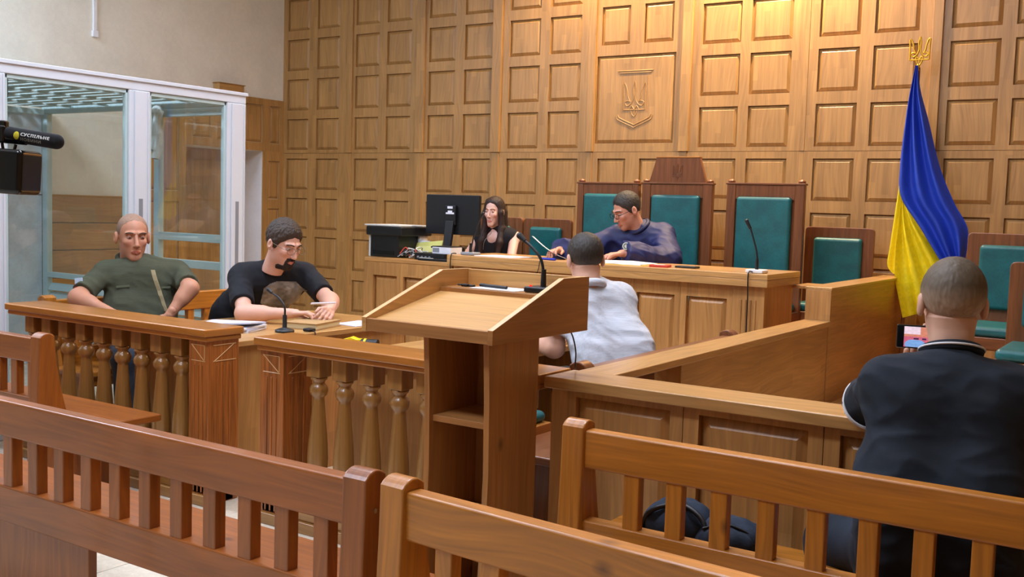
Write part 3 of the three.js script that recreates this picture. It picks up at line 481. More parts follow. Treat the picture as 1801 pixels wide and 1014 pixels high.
{ const k = thing('keyboard', 'dark keyboard lying by the clerk microphone', 'keyboard', [-4.62, 1.03, -6.02]);
  mesh('case', bx(-0.16, 0.16, 0, 0.018, -0.05, 0.05, 'y', 0.004), M.black, k); mesh('palm_edge', bx(-0.15, -0.03, 0.018, 0.021, 0.03, 0.048, 'y', 0.001), M.plastic, k);
  for (let r = 0; r < 3; r++) for (let i = 0; i < 12; i++) mesh('key', bc(0.02, 0.006, 0.018, -0.14 + i * 0.025, 0.02, -0.035 + r * 0.024, 'y', 0.001), M.blackGloss, k); }
gooseneck('gooseneck microphone reaching up beside the woman clerk', [-4.325, 1.09, -6.0], [[0, 0.01, 0], [0.012, 0.08, 0], [0.024, 0.13, 0], [0.055, 0.22, 0], [0.08, 0.266, 0], [0.1, 0.3, 0]], 'flat', [M.black, M.grey]);
{ const c = tag(mesh('desk_cable', tube([[-4.4, 1.1, -5.93], [-4.41, 1.1, -5.89], [-4.415, 1.06, -5.885], [-4.418, 0.98, -5.888], [-4.418, 0.6, -5.93], [-4.418, 0.05, -5.93]], 0.004, 50, 6), M.black), 'black cable hanging over the left end of the judges desk', 'cable'); }
gooseneck('slim gooseneck microphone on a white base in front of the empty right-hand judge chair', [-2.205, 1.09, -6.0], [[0.0, 0.02, 0], [0.002, 0.06, 0], [-0.008, 0.135, 0.0], [-0.03, 0.205, 0], [-0.05, 0.262, 0], [-0.078, 0.31, 0]], 'flat', [M.black, M.white]);
{ const c = tag(mesh('desk_cable', tube([[-2.215, 1.1, -5.95], [-2.215, 1.1, -5.893], [-2.215, 1.05, -5.887], [-2.22, 0.95, -5.91], [-2.225, 0.5, -5.93], [-2.22, 0.03, -5.93]], 0.004, 50, 6), M.black), 'black cable running down the front of the judges desk near its right end', 'cable'); }
tag(mesh('paper_sheet', [quadSheet([[-4.25, 1.0905, -5.94], [-3.92, 1.0905, -5.93], [-3.9, 1.0905, -6.16], [-4.22, 1.0905, -6.17]], 0.004)], M.paper), 'white papers on the desk in front of the woman', 'paper');
{ const t = thing('case_file', 'open case file with yellow-edged pages in front of the judge', 'case file', [-3.15, 1.09, -6.08]);
  mesh('page', quadSheet([[-0.22, 0.0, 0.12], [0.0, 0.006, 0.13], [0.0, 0.006, -0.13], [-0.22, 0.0, -0.12]], 0.012), M.paper, t); mesh('page', quadSheet([[0.0, 0.006, 0.13], [0.2, 0.0, 0.14], [0.2, 0.0, -0.11], [0.0, 0.006, -0.13]], 0.012), M.paper, t); mesh('cover', bx(-0.24, 0.22, -0.0, 0.004, -0.14, 0.15, 'y', 0.001), std({ color: 0xd8b64a, roughness: 0.8 }), t); }
{ const t = thing('red_booklet', 'small red and white booklet at the edge of the judges desk', 'booklet', [-2.84, 1.09, -6.0], 0.2); mesh('cover', bx(-0.06, 0.06, 0, 0.015, -0.05, 0.05, 'y', 0.002), M.red, t); mesh('title_strip', bx(-0.04, 0.03, 0.015, 0.0156, -0.02, 0.02, 'y', 0), M.paper, t); }
tag(mesh('phone_case', bx(-2.76, -2.62, 1.09, 1.103, -6.12, -6.04, 'x', 0.005), M.black), 'flat black phone case lying beside the red booklet', 'phone');
{ // sheet of paper held up, curved
  const g = new THREE.BufferGeometry(), pos = [], uv = [], N = 14, a = V(-3.877, 1.243, -6.1), b = V(-3.6, 1.1, -6.1), w = V(-0.1, -0.012, -0.19);
  const pt = (i, j) => { const q = i / N, p = a.clone().lerp(b, q); p.y -= 0.02 * Math.sin(q * Math.PI); return p.add(w.clone().multiplyScalar(j)); };
  for (let i = 0; i < N; i++) for (const [u, v] of [[0, 0], [1, 0], [1, 1], [0, 0], [1, 1], [0, 1]]) { const p = pt(i + u, v); pos.push(p.x, p.y, p.z); uv.push((i + u) / N, v); }
  g.setAttribute('position', new THREE.Float32BufferAttribute(pos, 3)); g.setAttribute('uv', new THREE.Float32BufferAttribute(uv, 2)); g.computeVertexNormals();
  const h = g.clone(); h.translate(0.002, 0.003, 0.002); tag(mesh('held_paper', [g, h], std({ map: M.paper.map, roughness: 0.85, side: THREE.DoubleSide })), 'white sheet of paper held up by the judge', 'paper');
}
tag(mesh('blue_marker', [rod([-3.72, 1.098, -5.99], [-3.6, 1.098, -5.97], 0.008, 0.008, 12)], std({ color: 0x2436b8, roughness: 0.4 })), 'small blue marker on the judges desk by the held paper', 'marker');
tag(mesh('desk_cable', tube([[-3.66, 1.09, -5.91], [-3.67, 1.092, -5.893], [-3.68, 1.03, -5.886], [-3.74, 0.93, -5.9], [-3.85, 0.86, -5.93], [-3.95, 0.6, -5.93]], 0.003, 40, 6), M.black), 'thin dark cable over the desk edge behind the man in white', 'cable');
tag(mesh('bottle_cap', [cyl(0.02, 0.02, 0.03, -2.02, 0.33, -6.12), cyl(0.03, 0.03, 0.32, -2.02, 0.0, -6.0)].slice(0, 1), M.plastic), 'small pale cap beside the stepped wall', 'cap');

// ---------------------------------------------------------------- chairs with green leather (local: front +z, seat centre at origin)
function pad(w, h, d, x, y, z, r = 0.025) {
  const g = new RoundedBoxGeometry(w, h, d, 4, r), p = g.attributes.position;
  for (let i = 0; i < p.count; i++) { const u = p.getX(i) / (w / 2), v = p.getY(i) / (h / 2); if (p.getZ(i) > 0) p.setZ(i, p.getZ(i) + 0.02 * (1 - u * u) * (1 - v * v)); }
  g.computeVertexNormals(); const q = grainUV(g, 'y'); q.translate(x, y, z); return q;
}
function chair(label, pos, turn, W, H, padTop, { crest = 0, finial = true, round = 0, st = 0.055, seatH = 0.46, sf = 0.24, group } = {}) {
  const c = thing('leather_chair', label, 'chair', pos, turn, group), w = W / 2, zb2 = -0.26;
  if (!round) {
    for (const s of [-1, 1]) mesh('stile', bx(s < 0 ? -w : w - st, s < 0 ? -w + st : w, 0, H - 0.012, zb2 - 0.05, zb2, 'y', 0.006), M.chair, c);
    mesh('crest_rail', [bx(-w - 0.006, w + 0.006, H - 0.014, H, zb2 - 0.056, zb2 + 0.006, 'x', 0.003), bx(-w + st, w - st, padTop - 0.02, H - 0.014, zb2 - 0.045, zb2 - 0.004, 'y', 0.003)], M.chair, c);
    if (finial) for (const s of [-1, 1]) mesh('finial', lathe([[0, 0], [0.025, 0], [0.027, 0.012], [0.02, 0.02], [0, 0.03]], 16).translate(s * (w - 0.028), H, zb2 - 0.025), M.chair, c);
    if (crest) { const cr = mesh('crest_board', extr([[-0.235, H - 0.03], [0.235, H - 0.03], [0.225, H + 0.02], [0.175, H + crest], [-0.175, H + crest], [-0.225, H + 0.02]], 0.03, 0.003, 'y').translate(0, 0, zb2 - 0.04), M.chair, c); mesh('crest_edge', bx(-0.18, 0.18, H + crest, H + crest + 0.01, zb2 - 0.045, zb2 - 0.002, 'x', 0.002), M.rail, cr);
      mesh('carved_trident', trident(0.075, 0.003, 20).map(g => g.translate(0, H + 0.025, zb2 - 0.006)), M.chair, cr); }
  } else {
    const s = new THREE.Shape(), r = round; s.moveTo(-w, 0.3); s.lineTo(-w, H - r); s.quadraticCurveTo(-w, H, -w + r, H); s.lineTo(w - r, H); s.quadraticCurveTo(w, H, w, H - r); s.lineTo(w, 0.3); s.lineTo(-w, 0.3);
    mesh('back_board', grainUV(new THREE.ExtrudeGeometry(s, { depth: 0.03, bevelEnabled: true, bevelSize: 0.004, bevelThickness: 0.004, bevelSegments: 2 }), 'y').translate(0, 0, zb2 - 0.045), M.chair, c);
    for (const q of [-1, 1]) mesh('leg', bx(q < 0 ? -w : w - 0.05, q < 0 ? -w + 0.05 : w, 0, 0.3, zb2 - 0.05, zb2, 'y', 0.005), M.chair, c);
  }
  mesh('back_pad', pad(W - 2 * st - 0.03, padTop - 0.56, 0.05, 0, (padTop + 0.56) / 2, zb2 + 0.005), M.leather, c);
  if (!round) mesh('back_panel', bx(-w + st, w - st, 0.45, padTop, zb2 - 0.04, zb2 - 0.02, 'y', 0.002), M.chair, c);
  mesh('seat_frame', bx(-w, w, seatH - 0.1, seatH - 0.03, zb2, sf, 'x', 0.006), M.chair, c);
  mesh('seat_pad', (() => { const g = pad(W - 0.04, sf - zb2 - 0.02, 0.06, 0, 0, 0); g.rotateX(-Math.PI / 2); g.translate(0, seatH, (sf + zb2) / 2); return g; })(), M.leather, c);
  for (const s of [-1, 1]) mesh('leg', bx(s < 0 ? -w : w - 0.055, s < 0 ? -w + 0.055 : w, 0, seatH - 0.1, sf - 0.06, sf - 0.005, 'y', 0.005), M.chair, c);
  return c;
}
const PY = 0.33, zc = -7.0;
chair('tall green leather judge chair on the left, partly behind the judge', [-3.92, PY, zc], 0, 0.545, 1.33, 1.24, {});
chair('central judge chair with a trapezoid crest carved with a trident', [-3.33, PY, zc], 0, 0.58, 1.335, 1.24, { crest: 0.185, st: 0.075 });
chair('empty tall green leather judge chair at the right of the judges desk', [-2.637, PY, zc], 0, 0.58, 1.34, 1.24, { st: 0.07 });
chair('small green leather chair between the tall judge chair and the step wall', [-2.19, PY, -7.34], 0, 0.49, 1.032, 0.96, { round: 0.03, st: 0.055, sf: 0.015 });
chair('small green leather chair between the woman and the judge', [-4.475, PY, zc], 0, 0.45, 1.02, 0.955, { round: 0.03, st: 0.06 });
chair('wooden-backed chair on which the woman clerk sits', [-4.97, PY, zc], 0, 0.5, 1.022, 0.955, { round: 0.03, st: 0.09 });
chair('green leather chair at the right edge beside the flag', [-0.9, PY, -6.85], 0.0, 0.66, 1.035, 0.965, { st: 0.06, finial: false, round: 0.03 });
chair('green leather chair cut off by the right edge of the photo', [-0.51, PY, -5.74], 0, 0.62, 0.9, 0.83, { st: 0.055, finial: false, round: 0.03 });
{ // seat behind the lectern
  const c = thing('visitor_chair', 'wooden chair with a dark green seat hidden behind the lectern', 'chair', [-2.56, 0, -3.78], 0);
  mesh('seat_pad', (() => { const g = pad(0.3, 0.38, 0.05, 0, 0, 0); g.rotateX(-Math.PI / 2); g.translate(0, 0.5, 0); return g; })(), M.leather, c);
  mesh('seat_frame', bx(-0.17, 0.17, 0.4, 0.475, -0.2, 0.2, 'x', 0.006), M.pine, c);
  for (const [x, z] of [[-0.14, -0.17], [0.14, -0.17], [-0.14, 0.17], [0.14, 0.17]]) mesh('leg', bc(0.045, 0.4, 0.045, x, 0.2, z), M.chair, c);
  mesh('back_rail', [bx(-0.17, -0.13, 0.475, 0.66, 0.17, 0.2), bx(0.13, 0.17, 0.475, 0.66, 0.17, 0.2), bx(-0.17, 0.17, 0.62, 0.67, 0.165, 0.205, 'x')], M.chair, c);
}

// ---------------------------------------------------------------- flag
{
  const f = thing('flag', 'blue and yellow flag draped from a pole with a golden trident', 'flag', [-1.73, 0.33, -7.7]);
  mesh('pole', rod([0, 0.02, 0], [0.005, 2.17, 0], 0.014, 0.012), M.chair, f); mesh('foot', lathe([[0, 0], [0.042, 0], [0.04, 0.02], [0.02, 0.05], [0, 0.06]], 28), M.chair, f);
  mesh('finial', [...trident(0.13, 0.0065, 24).map(g => g.translate(0.005, 2.19, 0)), lathe([[0, 2.15], [0.016, 2.15], [0.012, 2.19], [0, 2.2]], 14)], M.gold, f);
  const lin = (pts, t) => { const n = pts.length - 1, q = Math.min(n - 1e-6, t * n), i = Math.floor(q), a = q - i, P = k => pts[Math.max(0, Math.min(n, k))], cr = (p0, p1, p2, p3) => 0.5 * (2 * p1 + (p2 - p0) * a + (2 * p0 - 5 * p1 + 4 * p2 - p3) * a * a + (3 * p1 - p0 - 3 * p2 + p3) * a * a * a); return [0, 1].map(k => cr(P(i - 1)[k], P(i)[k], P(i + 1)[k], P(i + 2)[k])); };
  const loft = (L, R, folds, amp, ph, z0, nu = 40, nv = 60) => {
    const pos = [], uv = [], idx = [];
    for (let j = 0; j <= nv; j++) for (let i = 0; i <= nu; i++) { const t = j / nv, u = i / nu, a = lin(L, t), b = lin(R, t), w = Math.abs(b[0] - a[0]);
      const y = a[1] + (b[1] - a[1]) * u - 0.0; pos.push(a[0] + (b[0] - a[0]) * u, y, z0 + Math.min(1, w * 6 + 0.1) * amp * Math.sin(u * folds * 6.283 + ph + t * 0.9) + 0.05 * Math.sin(u * 3.14) * w); uv.push(u, t); }
    for (let j = 0; j < nv; j++) for (let i = 0; i < nu; i++) { const k = j * (nu + 1) + i; idx.push(k, k + nu + 1, k + 1, k + 1, k + nu + 1, k + nu + 2); }
    const g = new THREE.BufferGeometry(); g.setAttribute('position', new THREE.Float32BufferAttribute(pos, 3)); g.setAttribute('uv', new THREE.Float32BufferAttribute(uv, 2)); g.setIndex(idx); g.computeVertexNormals(); return g;
  };
  const cm = (b, s) => std({ map: speckTex(b, 0.08, s, 256, 0.15), roughness: 0.62, sheen: 0.4, sheenRoughness: 0.5, side: THREE.DoubleSide });
  const BL = cm([30, 66, 186], 110), YE = cm([236, 214, 6], 113), o = ([x, y]) => [x + 1.735, y - 0.33];
  const A = [[-1.742, 2.512], [-1.772, 2.28], [-1.79, 2.03], [-1.8, 1.82], [-1.782, 1.6], [-1.64, 1.385], [-1.44, 1.078], [-1.37, 0.97]].map(o), B = [[-1.725, 2.512], [-1.7, 2.34], [-1.635, 2.12], [-1.545, 1.81], [-1.44, 1.57], [-1.337, 1.378], [-1.345, 1.15], [-1.36, 0.965]].map(o);
  mesh('blue_cloth', loft(A, B, 2.6, 0.032, 0.3, 0.05), BL, f);
  const C = [[-1.782, 1.6], [-1.79, 1.35], [-1.795, 1.2], [-1.79, 1.03], [-1.76, 0.9], [-1.722, 0.745]].map(o), D = [[-1.78, 1.602], [-1.69, 1.46], [-1.57, 1.277], [-1.44, 1.08], [-1.4, 1.02], [-1.36, 0.88]].map(o);
  mesh('yellow_cloth', loft(C, D, 2.4, 0.03, 1.5, 0.05), YE, f);
  const E2 = [[-1.802, 1.83], [-1.83, 1.5], [-1.852, 1.25], [-1.862, 1.11], [-1.82, 1.05]].map(o), F2 = [[-1.8, 1.83], [-1.775, 1.55], [-1.78, 1.3], [-1.78, 1.1], [-1.78, 1.04]].map(o);
  mesh('yellow_cloth', loft(E2, F2, 1, 0.02, 0.6, 0.0, 16, 40), YE, f);
}

// ---------------------------------------------------------------- things on the defence table
{ const p = thing('paper_stack', 'loose stack of white papers on the defence table', 'papers', [-4.22, 0.75, -3.72], 0.35);
  for (let k = 0; k < 4; k++) { const m = mesh('sheet', quadSheet([[-0.15, k * 0.009, 0.105], [0.15, k * 0.009 + (k > 2 ? 0.02 : 0), 0.105], [0.15, k * 0.009 + 0.004, -0.105], [-0.15, k * 0.009 + 0.002, -0.105]], 0.008), k % 2 ? M.paperBlue : M.paper, p); m.rotation.y = (rnd() - 0.5) * 0.3; } }
gooseneck('short gooseneck microphone on the defence table', [-3.96, 0.75, -3.85], [[0, 0.05, 0], [0.0, 0.1, 0], [0.0, 0.12, 0], [-0.01, 0.145, 0], [-0.05, 0.18, 0], [-0.1, 0.2, 0], [-0.122, 0.214, 0]], 'round');
{ const b = thing('hardback_book', 'thick beige book lying on the defence table', 'book', [-4.02, 0.75, -4.12], 0.25);
  mesh('pages', bx(-0.095, 0.095, 0.005, 0.031, -0.13, 0.13, 'y', 0.002), std({ color: 0xd9cda6, roughness: 0.85 }), b); mesh('cover', [bx(-0.1, 0.1, 0, 0.005, -0.135, 0.135, 'y', 0.001), bx(-0.1, 0.1, 0.031, 0.036, -0.135, 0.135, 'y', 0.001), bx(-0.1, -0.095, 0, 0.036, -0.135, 0.135, 'y', 0.001)], std({ map: speckTex([176, 140, 92], 0.1, 120), roughness: 0.75 }), b); }
tag(mesh('paper_sheet', quadSheet([[-4.04, 0.7505, -4.32], [-3.87, 0.7505, -4.3], [-3.88, 0.7505, -4.56], [-4.06, 0.7505, -4.54]], 0.003), M.paperBlue), 'pale bluish paper at the far end of the defence table', 'paper');
tag(mesh('cable_puck', [bx(-3.92, -3.87, 0.75, 0.768, -3.99, -3.94, 'y', 0.006), tube([[-3.88, 0.758, -3.965], [-3.86, 0.757, -3.96], [-3.843, 0.752, -3.955], [-3.838, 0.73, -3.95], [-3.84, 0.68, -3.94], [-3.845, 0.6, -3.94]], 0.003, 30, 6)], M.black), 'small black cable plug by the book on the defence table', 'plug');

// ---------------------------------------------------------------- dark bag on the bench
{
  const b = thing('shoulder_bag', 'dark blue soft bag lying on the bench beside the photographer', 'bag', [-1.2, 0.42, -2.93]);
  const m = std({ map: speckTex([30, 44, 62], 0.25, 130, 256, 0.2), roughness: 0.85 });
  const blob = (rx, ry, rz, x, y, z, s) => { const g = new THREE.SphereGeometry(1, 40, 28), p = g.attributes.position; for (let i = 0; i < p.count; i++) { const q = V(p.getX(i), p.getY(i), p.getZ(i)), n = 1 + 0.06 * Math.sin(q.x * 7 + s) * Math.cos(q.z * 6 + q.y * 4); p.setXYZ(i, x + q.x * rx * n, Math.max(0.004, y + q.y * ry * n), z + q.z * rz * n); } g.computeVertexNormals(); return clean(g); };
  mesh('main_pocket', blob(0.125, 0.085, 0.1, -0.08, 0.05, 0, 1), m, b); mesh('side_pocket', blob(0.12, 0.07, 0.1, 0.09, 0.04, 0.01, 3), m, b); mesh('front_flap', blob(0.085, 0.05, 0.05, 0.1, 0.05, 0.075, 5), m, b);
  mesh('strap', [tube([[-0.2, 0.02, 0.04], [-0.15, 0.1, 0.07], [-0.06, 0.13, 0.05], [0.02, 0.1, 0.07], [0.05, 0.03, 0.11]], 0.008, 40, 6), tube([[-0.18, 0.015, -0.06], [-0.22, 0.012, 0.0], [-0.2, 0.012, 0.06], [-0.13, 0.014, 0.11]], 0.008, 30, 6)], M.black, b);
  mesh('zip', [tube([[0.03, 0.085, 0.09], [0.09, 0.105, 0.075], [0.15, 0.09, 0.06], [0.2, 0.05, 0.04]], 0.004, 24, 6), tube([[0.1, 0.07, 0.113], [0.15, 0.08, 0.095], [0.19, 0.06, 0.075]], 0.0035, 20, 6)], M.black, b);
}

// ---------------------------------------------------------------- television camera at the left edge
{
  const t = thing('television_camera', 'black television camera with a foam microphone at the left edge', 'camera', [-2.915, 0.0, -1.41]);
  const R = V(0.8346, 0, -0.5509), q = new THREE.Quaternion().setFromRotationMatrix(new THREE.Matrix4().makeBasis(R, V(0, 1, 0), V(0.5509, 0, 0.8346)));
  const part = (n, geos, m, par = t) => { const g = geos.length > 1 ? mergeGeometries(geos.map(clean)) : clean(geos[0]); g.applyQuaternion(q); return mesh(n, g, m, par); };
  // local x runs to the right in the picture, the lens points that way
  part('lens_barrel', [rod([0.1, 1.49, 0], [0.235, 1.475, 0], 0.052, 0.055, 28), rod([0.2, 1.479, 0], [0.25, 1.474, 0], 0.06, 0.06, 28)], M.blackGloss);
  part('lens_hood', [(() => { const g = new RoundedBoxGeometry(0.1, 0.118, 0.13, 3, 0.014); g.rotateZ(-0.05); g.translate(0.315, 1.49, 0); return g; })(), (() => { const g = new RoundedBoxGeometry(0.03, 0.09, 0.1, 2, 0.008); g.translate(0.258, 1.49, 0); return g; })()], M.blackGloss);
  part('camera_body', [bx(-0.3, 0.11, 1.4, 1.6, -0.07, 0.07, 'x', 0.02), bx(-0.2, 0.2, 1.6, 1.625, -0.015, 0.015, 'x', 0.006), bx(-0.19, -0.15, 1.58, 1.62, -0.015, 0.015), bx(0.0, 0.04, 1.55, 1.62, -0.015, 0.015)], M.black);
  part('microphone_mount', [bx(0.15, 0.3, 1.565, 1.612, -0.02, 0.02, 'x', 0.006), bx(0.2, 0.3, 1.6, 1.625, -0.012, 0.012, 'x', 0.005), rod([0.16, 1.59, 0], [0.35, 1.577, 0], 0.016, 0.016), tube([[0.285, 1.565, 0.0], [0.29, 1.548, 0.0], [0.315, 1.546, 0.0], [0.322, 1.562, 0.0]], 0.004, 20, 6)], M.blackGloss);
  const fm = [0.305, 1.59, 0], fe = [0.43, 1.573, 0];
  const foam = part('microphone_foam', [rod(fm, fe, 0.0195, 0.02, 28), new THREE.SphereGeometry(0.02, 24, 14).translate(...fe), rod([0.29, 1.592, 0], fm, 0.016, 0.0195, 24)], M.blackSoft);
  const cv = document.createElement('canvas'); cv.width = 512; cv.height = 256; const g2 = cv.getContext('2d'); g2.fillStyle = '#1a1a1d'; g2.fillRect(0, 0, 512, 256);
  g2.fillStyle = '#e3d43a'; g2.beginPath(); g2.ellipse(52, 120, 38, 74, 0, 0, 6.3); g2.fill();
  g2.fillStyle = '#f4f4f0'; g2.font = 'bold 78px sans-serif'; g2.textBaseline = 'middle'; g2.fillText('СУСПІЛЬНЕ', 104, 84, 400); g2.fillStyle = '#8d8a86'; g2.fillText('НОВИНИ', 104, 172, 290);
  const tx = new THREE.CanvasTexture(cv); tx.colorSpace = THREE.SRGBColorSpace;
  const lg = new THREE.CylinderGeometry(0.0205, 0.0203, 0.1, 24, 1, true, -0.95, 1.9), uvA = lg.attributes.uv;
  for (let i = 0; i < uvA.count; i++) { const u = uvA.getX(i), v = uvA.getY(i); uvA.setXY(i, v, 1 - u); }
  lg.rotateZ(-Math.PI / 2); lg.rotateX(0.1); lg.rotateZ(-0.135); lg.translate(0.372, 1.581, 0);
  part('printed_label', [lg], std({ map: tx, roughness: 0.9 }), foam);
  part('tripod_head', [cyl(0.06, 0.06, 0.08, -0.08, 1.32, 0), bx(-0.15, 0.0, 1.385, 1.405, -0.04, 0.04)], M.black);
  for (let k = 0; k < 3; k++) { const a = k * 2.094 + 2.0; part('tripod_leg', [rod([-0.08 + 0.04 * Math.cos(a), 1.32, 0.04 * Math.sin(a)], [-0.08 + 0.22 * Math.cos(a), 0.0, 0.22 * Math.sin(a)], 0.018, 0.012)], M.black); }
}
// ---------------------------------------------------------------- people
const NOI = new ImprovedNoise();
function surfaceNet(f, lo, hi, h) {
  const nx = Math.ceil((hi[0] - lo[0]) / h) + 1, ny = Math.ceil((hi[1] - lo[1]) / h) + 1, nz = Math.ceil((hi[2] - lo[2]) / h) + 1, v = new Float32Array(nx * ny * nz), B = 4;
  const id = (i, j, k) => (k * ny + j) * nx + i;
  for (let k0 = 0; k0 < nz; k0 += B) for (let j0 = 0; j0 < ny; j0 += B) for (let i0 = 0; i0 < nx; i0 += B) {
    const c = f(lo[0] + (i0 + 1.5) * h, lo[1] + (j0 + 1.5) * h, lo[2] + (k0 + 1.5) * h), far = Math.abs(c) > h * 6.5 + 0.012;
    for (let k = k0; k < Math.min(nz, k0 + B); k++) for (let j = j0; j < Math.min(ny, j0 + B); j++) for (let i = i0; i < Math.min(nx, i0 + B); i++) v[id(i, j, k)] = far ? c : f(lo[0] + i * h, lo[1] + j * h, lo[2] + k * h);
  }
  const map = new Int32Array(nx * ny * nz).fill(-1), pos = [], idx = [];
  const ED = [[0, 1], [2, 3], [4, 5], [6, 7], [0, 2], [1, 3], [4, 6], [5, 7], [0, 4], [1, 5], [2, 6], [3, 7]];
  for (let k = 0; k < nz - 1; k++) for (let j = 0; j < ny - 1; j++) for (let i = 0; i < nx - 1; i++) {
    const c = [v[id(i, j, k)], v[id(i + 1, j, k)], v[id(i, j + 1, k)], v[id(i + 1, j + 1, k)], v[id(i, j, k + 1)], v[id(i + 1, j, k + 1)], v[id(i, j + 1, k + 1)], v[id(i + 1, j + 1, k + 1)]];
    let m = 0; for (let q = 0; q < 8; q++) if (c[q] < 0) m++; if (m === 0 || m === 8) continue;
    let x = 0, y = 0, z = 0, n = 0;
    for (const [a, b] of ED) if ((c[a] < 0) !== (c[b] < 0)) { const t = c[a] / (c[a] - c[b]); x += (a & 1) + ((b & 1) - (a & 1)) * t; y += ((a >> 1) & 1) + (((b >> 1) & 1) - ((a >> 1) & 1)) * t; z += (a >> 2) + ((b >> 2) - (a >> 2)) * t; n++; }
    map[id(i, j, k)] = pos.length / 3; pos.push(lo[0] + (i + x / n) * h, lo[1] + (j + y / n) * h, lo[2] + (k + z / n) * h);
  }
  const quad = (a, b, c, d, flip) => { if (a < 0 || b < 0 || c < 0 || d < 0) return; if (flip) idx.push(a, c, b, a, d, c); else idx.push(a, b, c, a, c, d); };
  for (let k = 1; k < nz - 1; k++) for (let j = 1; j < ny - 1; j++) for (let i = 1; i < nx - 1; i++) {
    const s = v[id(i, j, k)] < 0;
    if (s !== (v[id(i + 1, j, k)] < 0)) quad(map[id(i, j - 1, k - 1)], map[id(i, j, k - 1)], map[id(i, j, k)], map[id(i, j - 1, k)], !s);
    if (s !== (v[id(i, j + 1, k)] < 0)) quad(map[id(i - 1, j, k - 1)], map[id(i - 1, j, k)], map[id(i, j, k)], map[id(i, j, k - 1)], !s);
    if (s !== (v[id(i, j, k + 1)] < 0)) quad(map[id(i - 1, j - 1, k)], map[id(i, j - 1, k)], map[id(i, j, k)], map[id(i - 1, j, k)], !s);
  }
  const g = new THREE.BufferGeometry(); g.setAttribute('position', new THREE.Float32BufferAttribute(pos, 3)); g.setIndex(idx);
  const nn = new Float32Array(pos.length), e = h * 0.6; for (let i = 0; i < pos.length; i += 3) { const x = pos[i], y = pos[i + 1], z = pos[i + 2]; let a = f(x + e, y, z) - f(x - e, y, z), b = f(x, y + e, z) - f(x, y - e, z), c = f(x, y, z + e) - f(x, y, z - e); const l = Math.hypot(a, b, c) || 1; nn[i] = a / l; nn[i + 1] = b / l; nn[i + 2] = c / l; }
  g.setAttribute('normal', new THREE.BufferAttribute(nn, 3)); return g;
}
const smin = (a, b, k) => { const h = Math.max(k - Math.abs(a - b), 0) / k; return Math.min(a, b) - h * h * k * 0.25; };
function bone(a, b, r1, r2) { return [a.x, a.y, a.z, b.x - a.x, b.y - a.y, b.z - a.z, r1, r2, 1 / Math.max(1e-9, a.distanceToSquared(b))]; }
function sdBone(q, x, y, z) { const px = x - q[0], py = y - q[1], pz = z - q[2]; let t = (px * q[3] + py * q[4] + pz * q[5]) * q[8]; t = t < 0 ? 0 : t > 1 ? 1 : t; const dx = px - q[3] * t, dy = py - q[4] * t, dz = pz - q[5] * t; return Math.sqrt(dx * dx + dy * dy + dz * dz) - (q[6] + (q[7] - q[6]) * t); }
function sdf(bones, k) { return (x, y, z) => { let d = sdBone(bones[0], x, y, z); for (let i = 1; i < bones.length; i++) d = smin(d, sdBone(bones[i], x, y, z), k); return d; }; }
function bounds(bones, m) { const lo = [1e9, 1e9, 1e9], hi = [-1e9, -1e9, -1e9]; for (const q of bones) for (let k = 0; k < 3; k++) { const r = Math.max(q[6], q[7]) + m, a = q[k], b = q[k] + q[3 + k]; lo[k] = Math.min(lo[k], a - r, b - r); hi[k] = Math.max(hi[k], a + r, b + r); } return [lo, hi]; }
const ell = (x, y, z, cx, cy, cz, rx, ry, rz) => { x -= cx; y -= cy; z -= cz; const a = Math.hypot(x / rx, y / ry, z / rz), b = Math.hypot(x / (rx * rx), y / (ry * ry), z / (rz * rz)); return b < 1e-9 ? -Math.min(rx, ry, rz) : a * (a - 1) / b; };
const HB = { nose: bone(V(0, 0.012, 0.089), V(0, -0.03, 0.108), 0.008, 0.012), brow: bone(V(0.012, 0.03, 0.089), V(0.045, 0.028, 0.072), 0.009, 0.007), lipU: bone(V(0, -0.06, 0.094), V(0.02, -0.064, 0.083), 0.006, 0.004), lipD: bone(V(0, -0.071, 0.092), V(0.017, -0.069, 0.083), 0.0065, 0.004), neck: bone(V(0, -0.06, -0.02), V(0, -0.16, -0.035), 0.054, 0.056) };
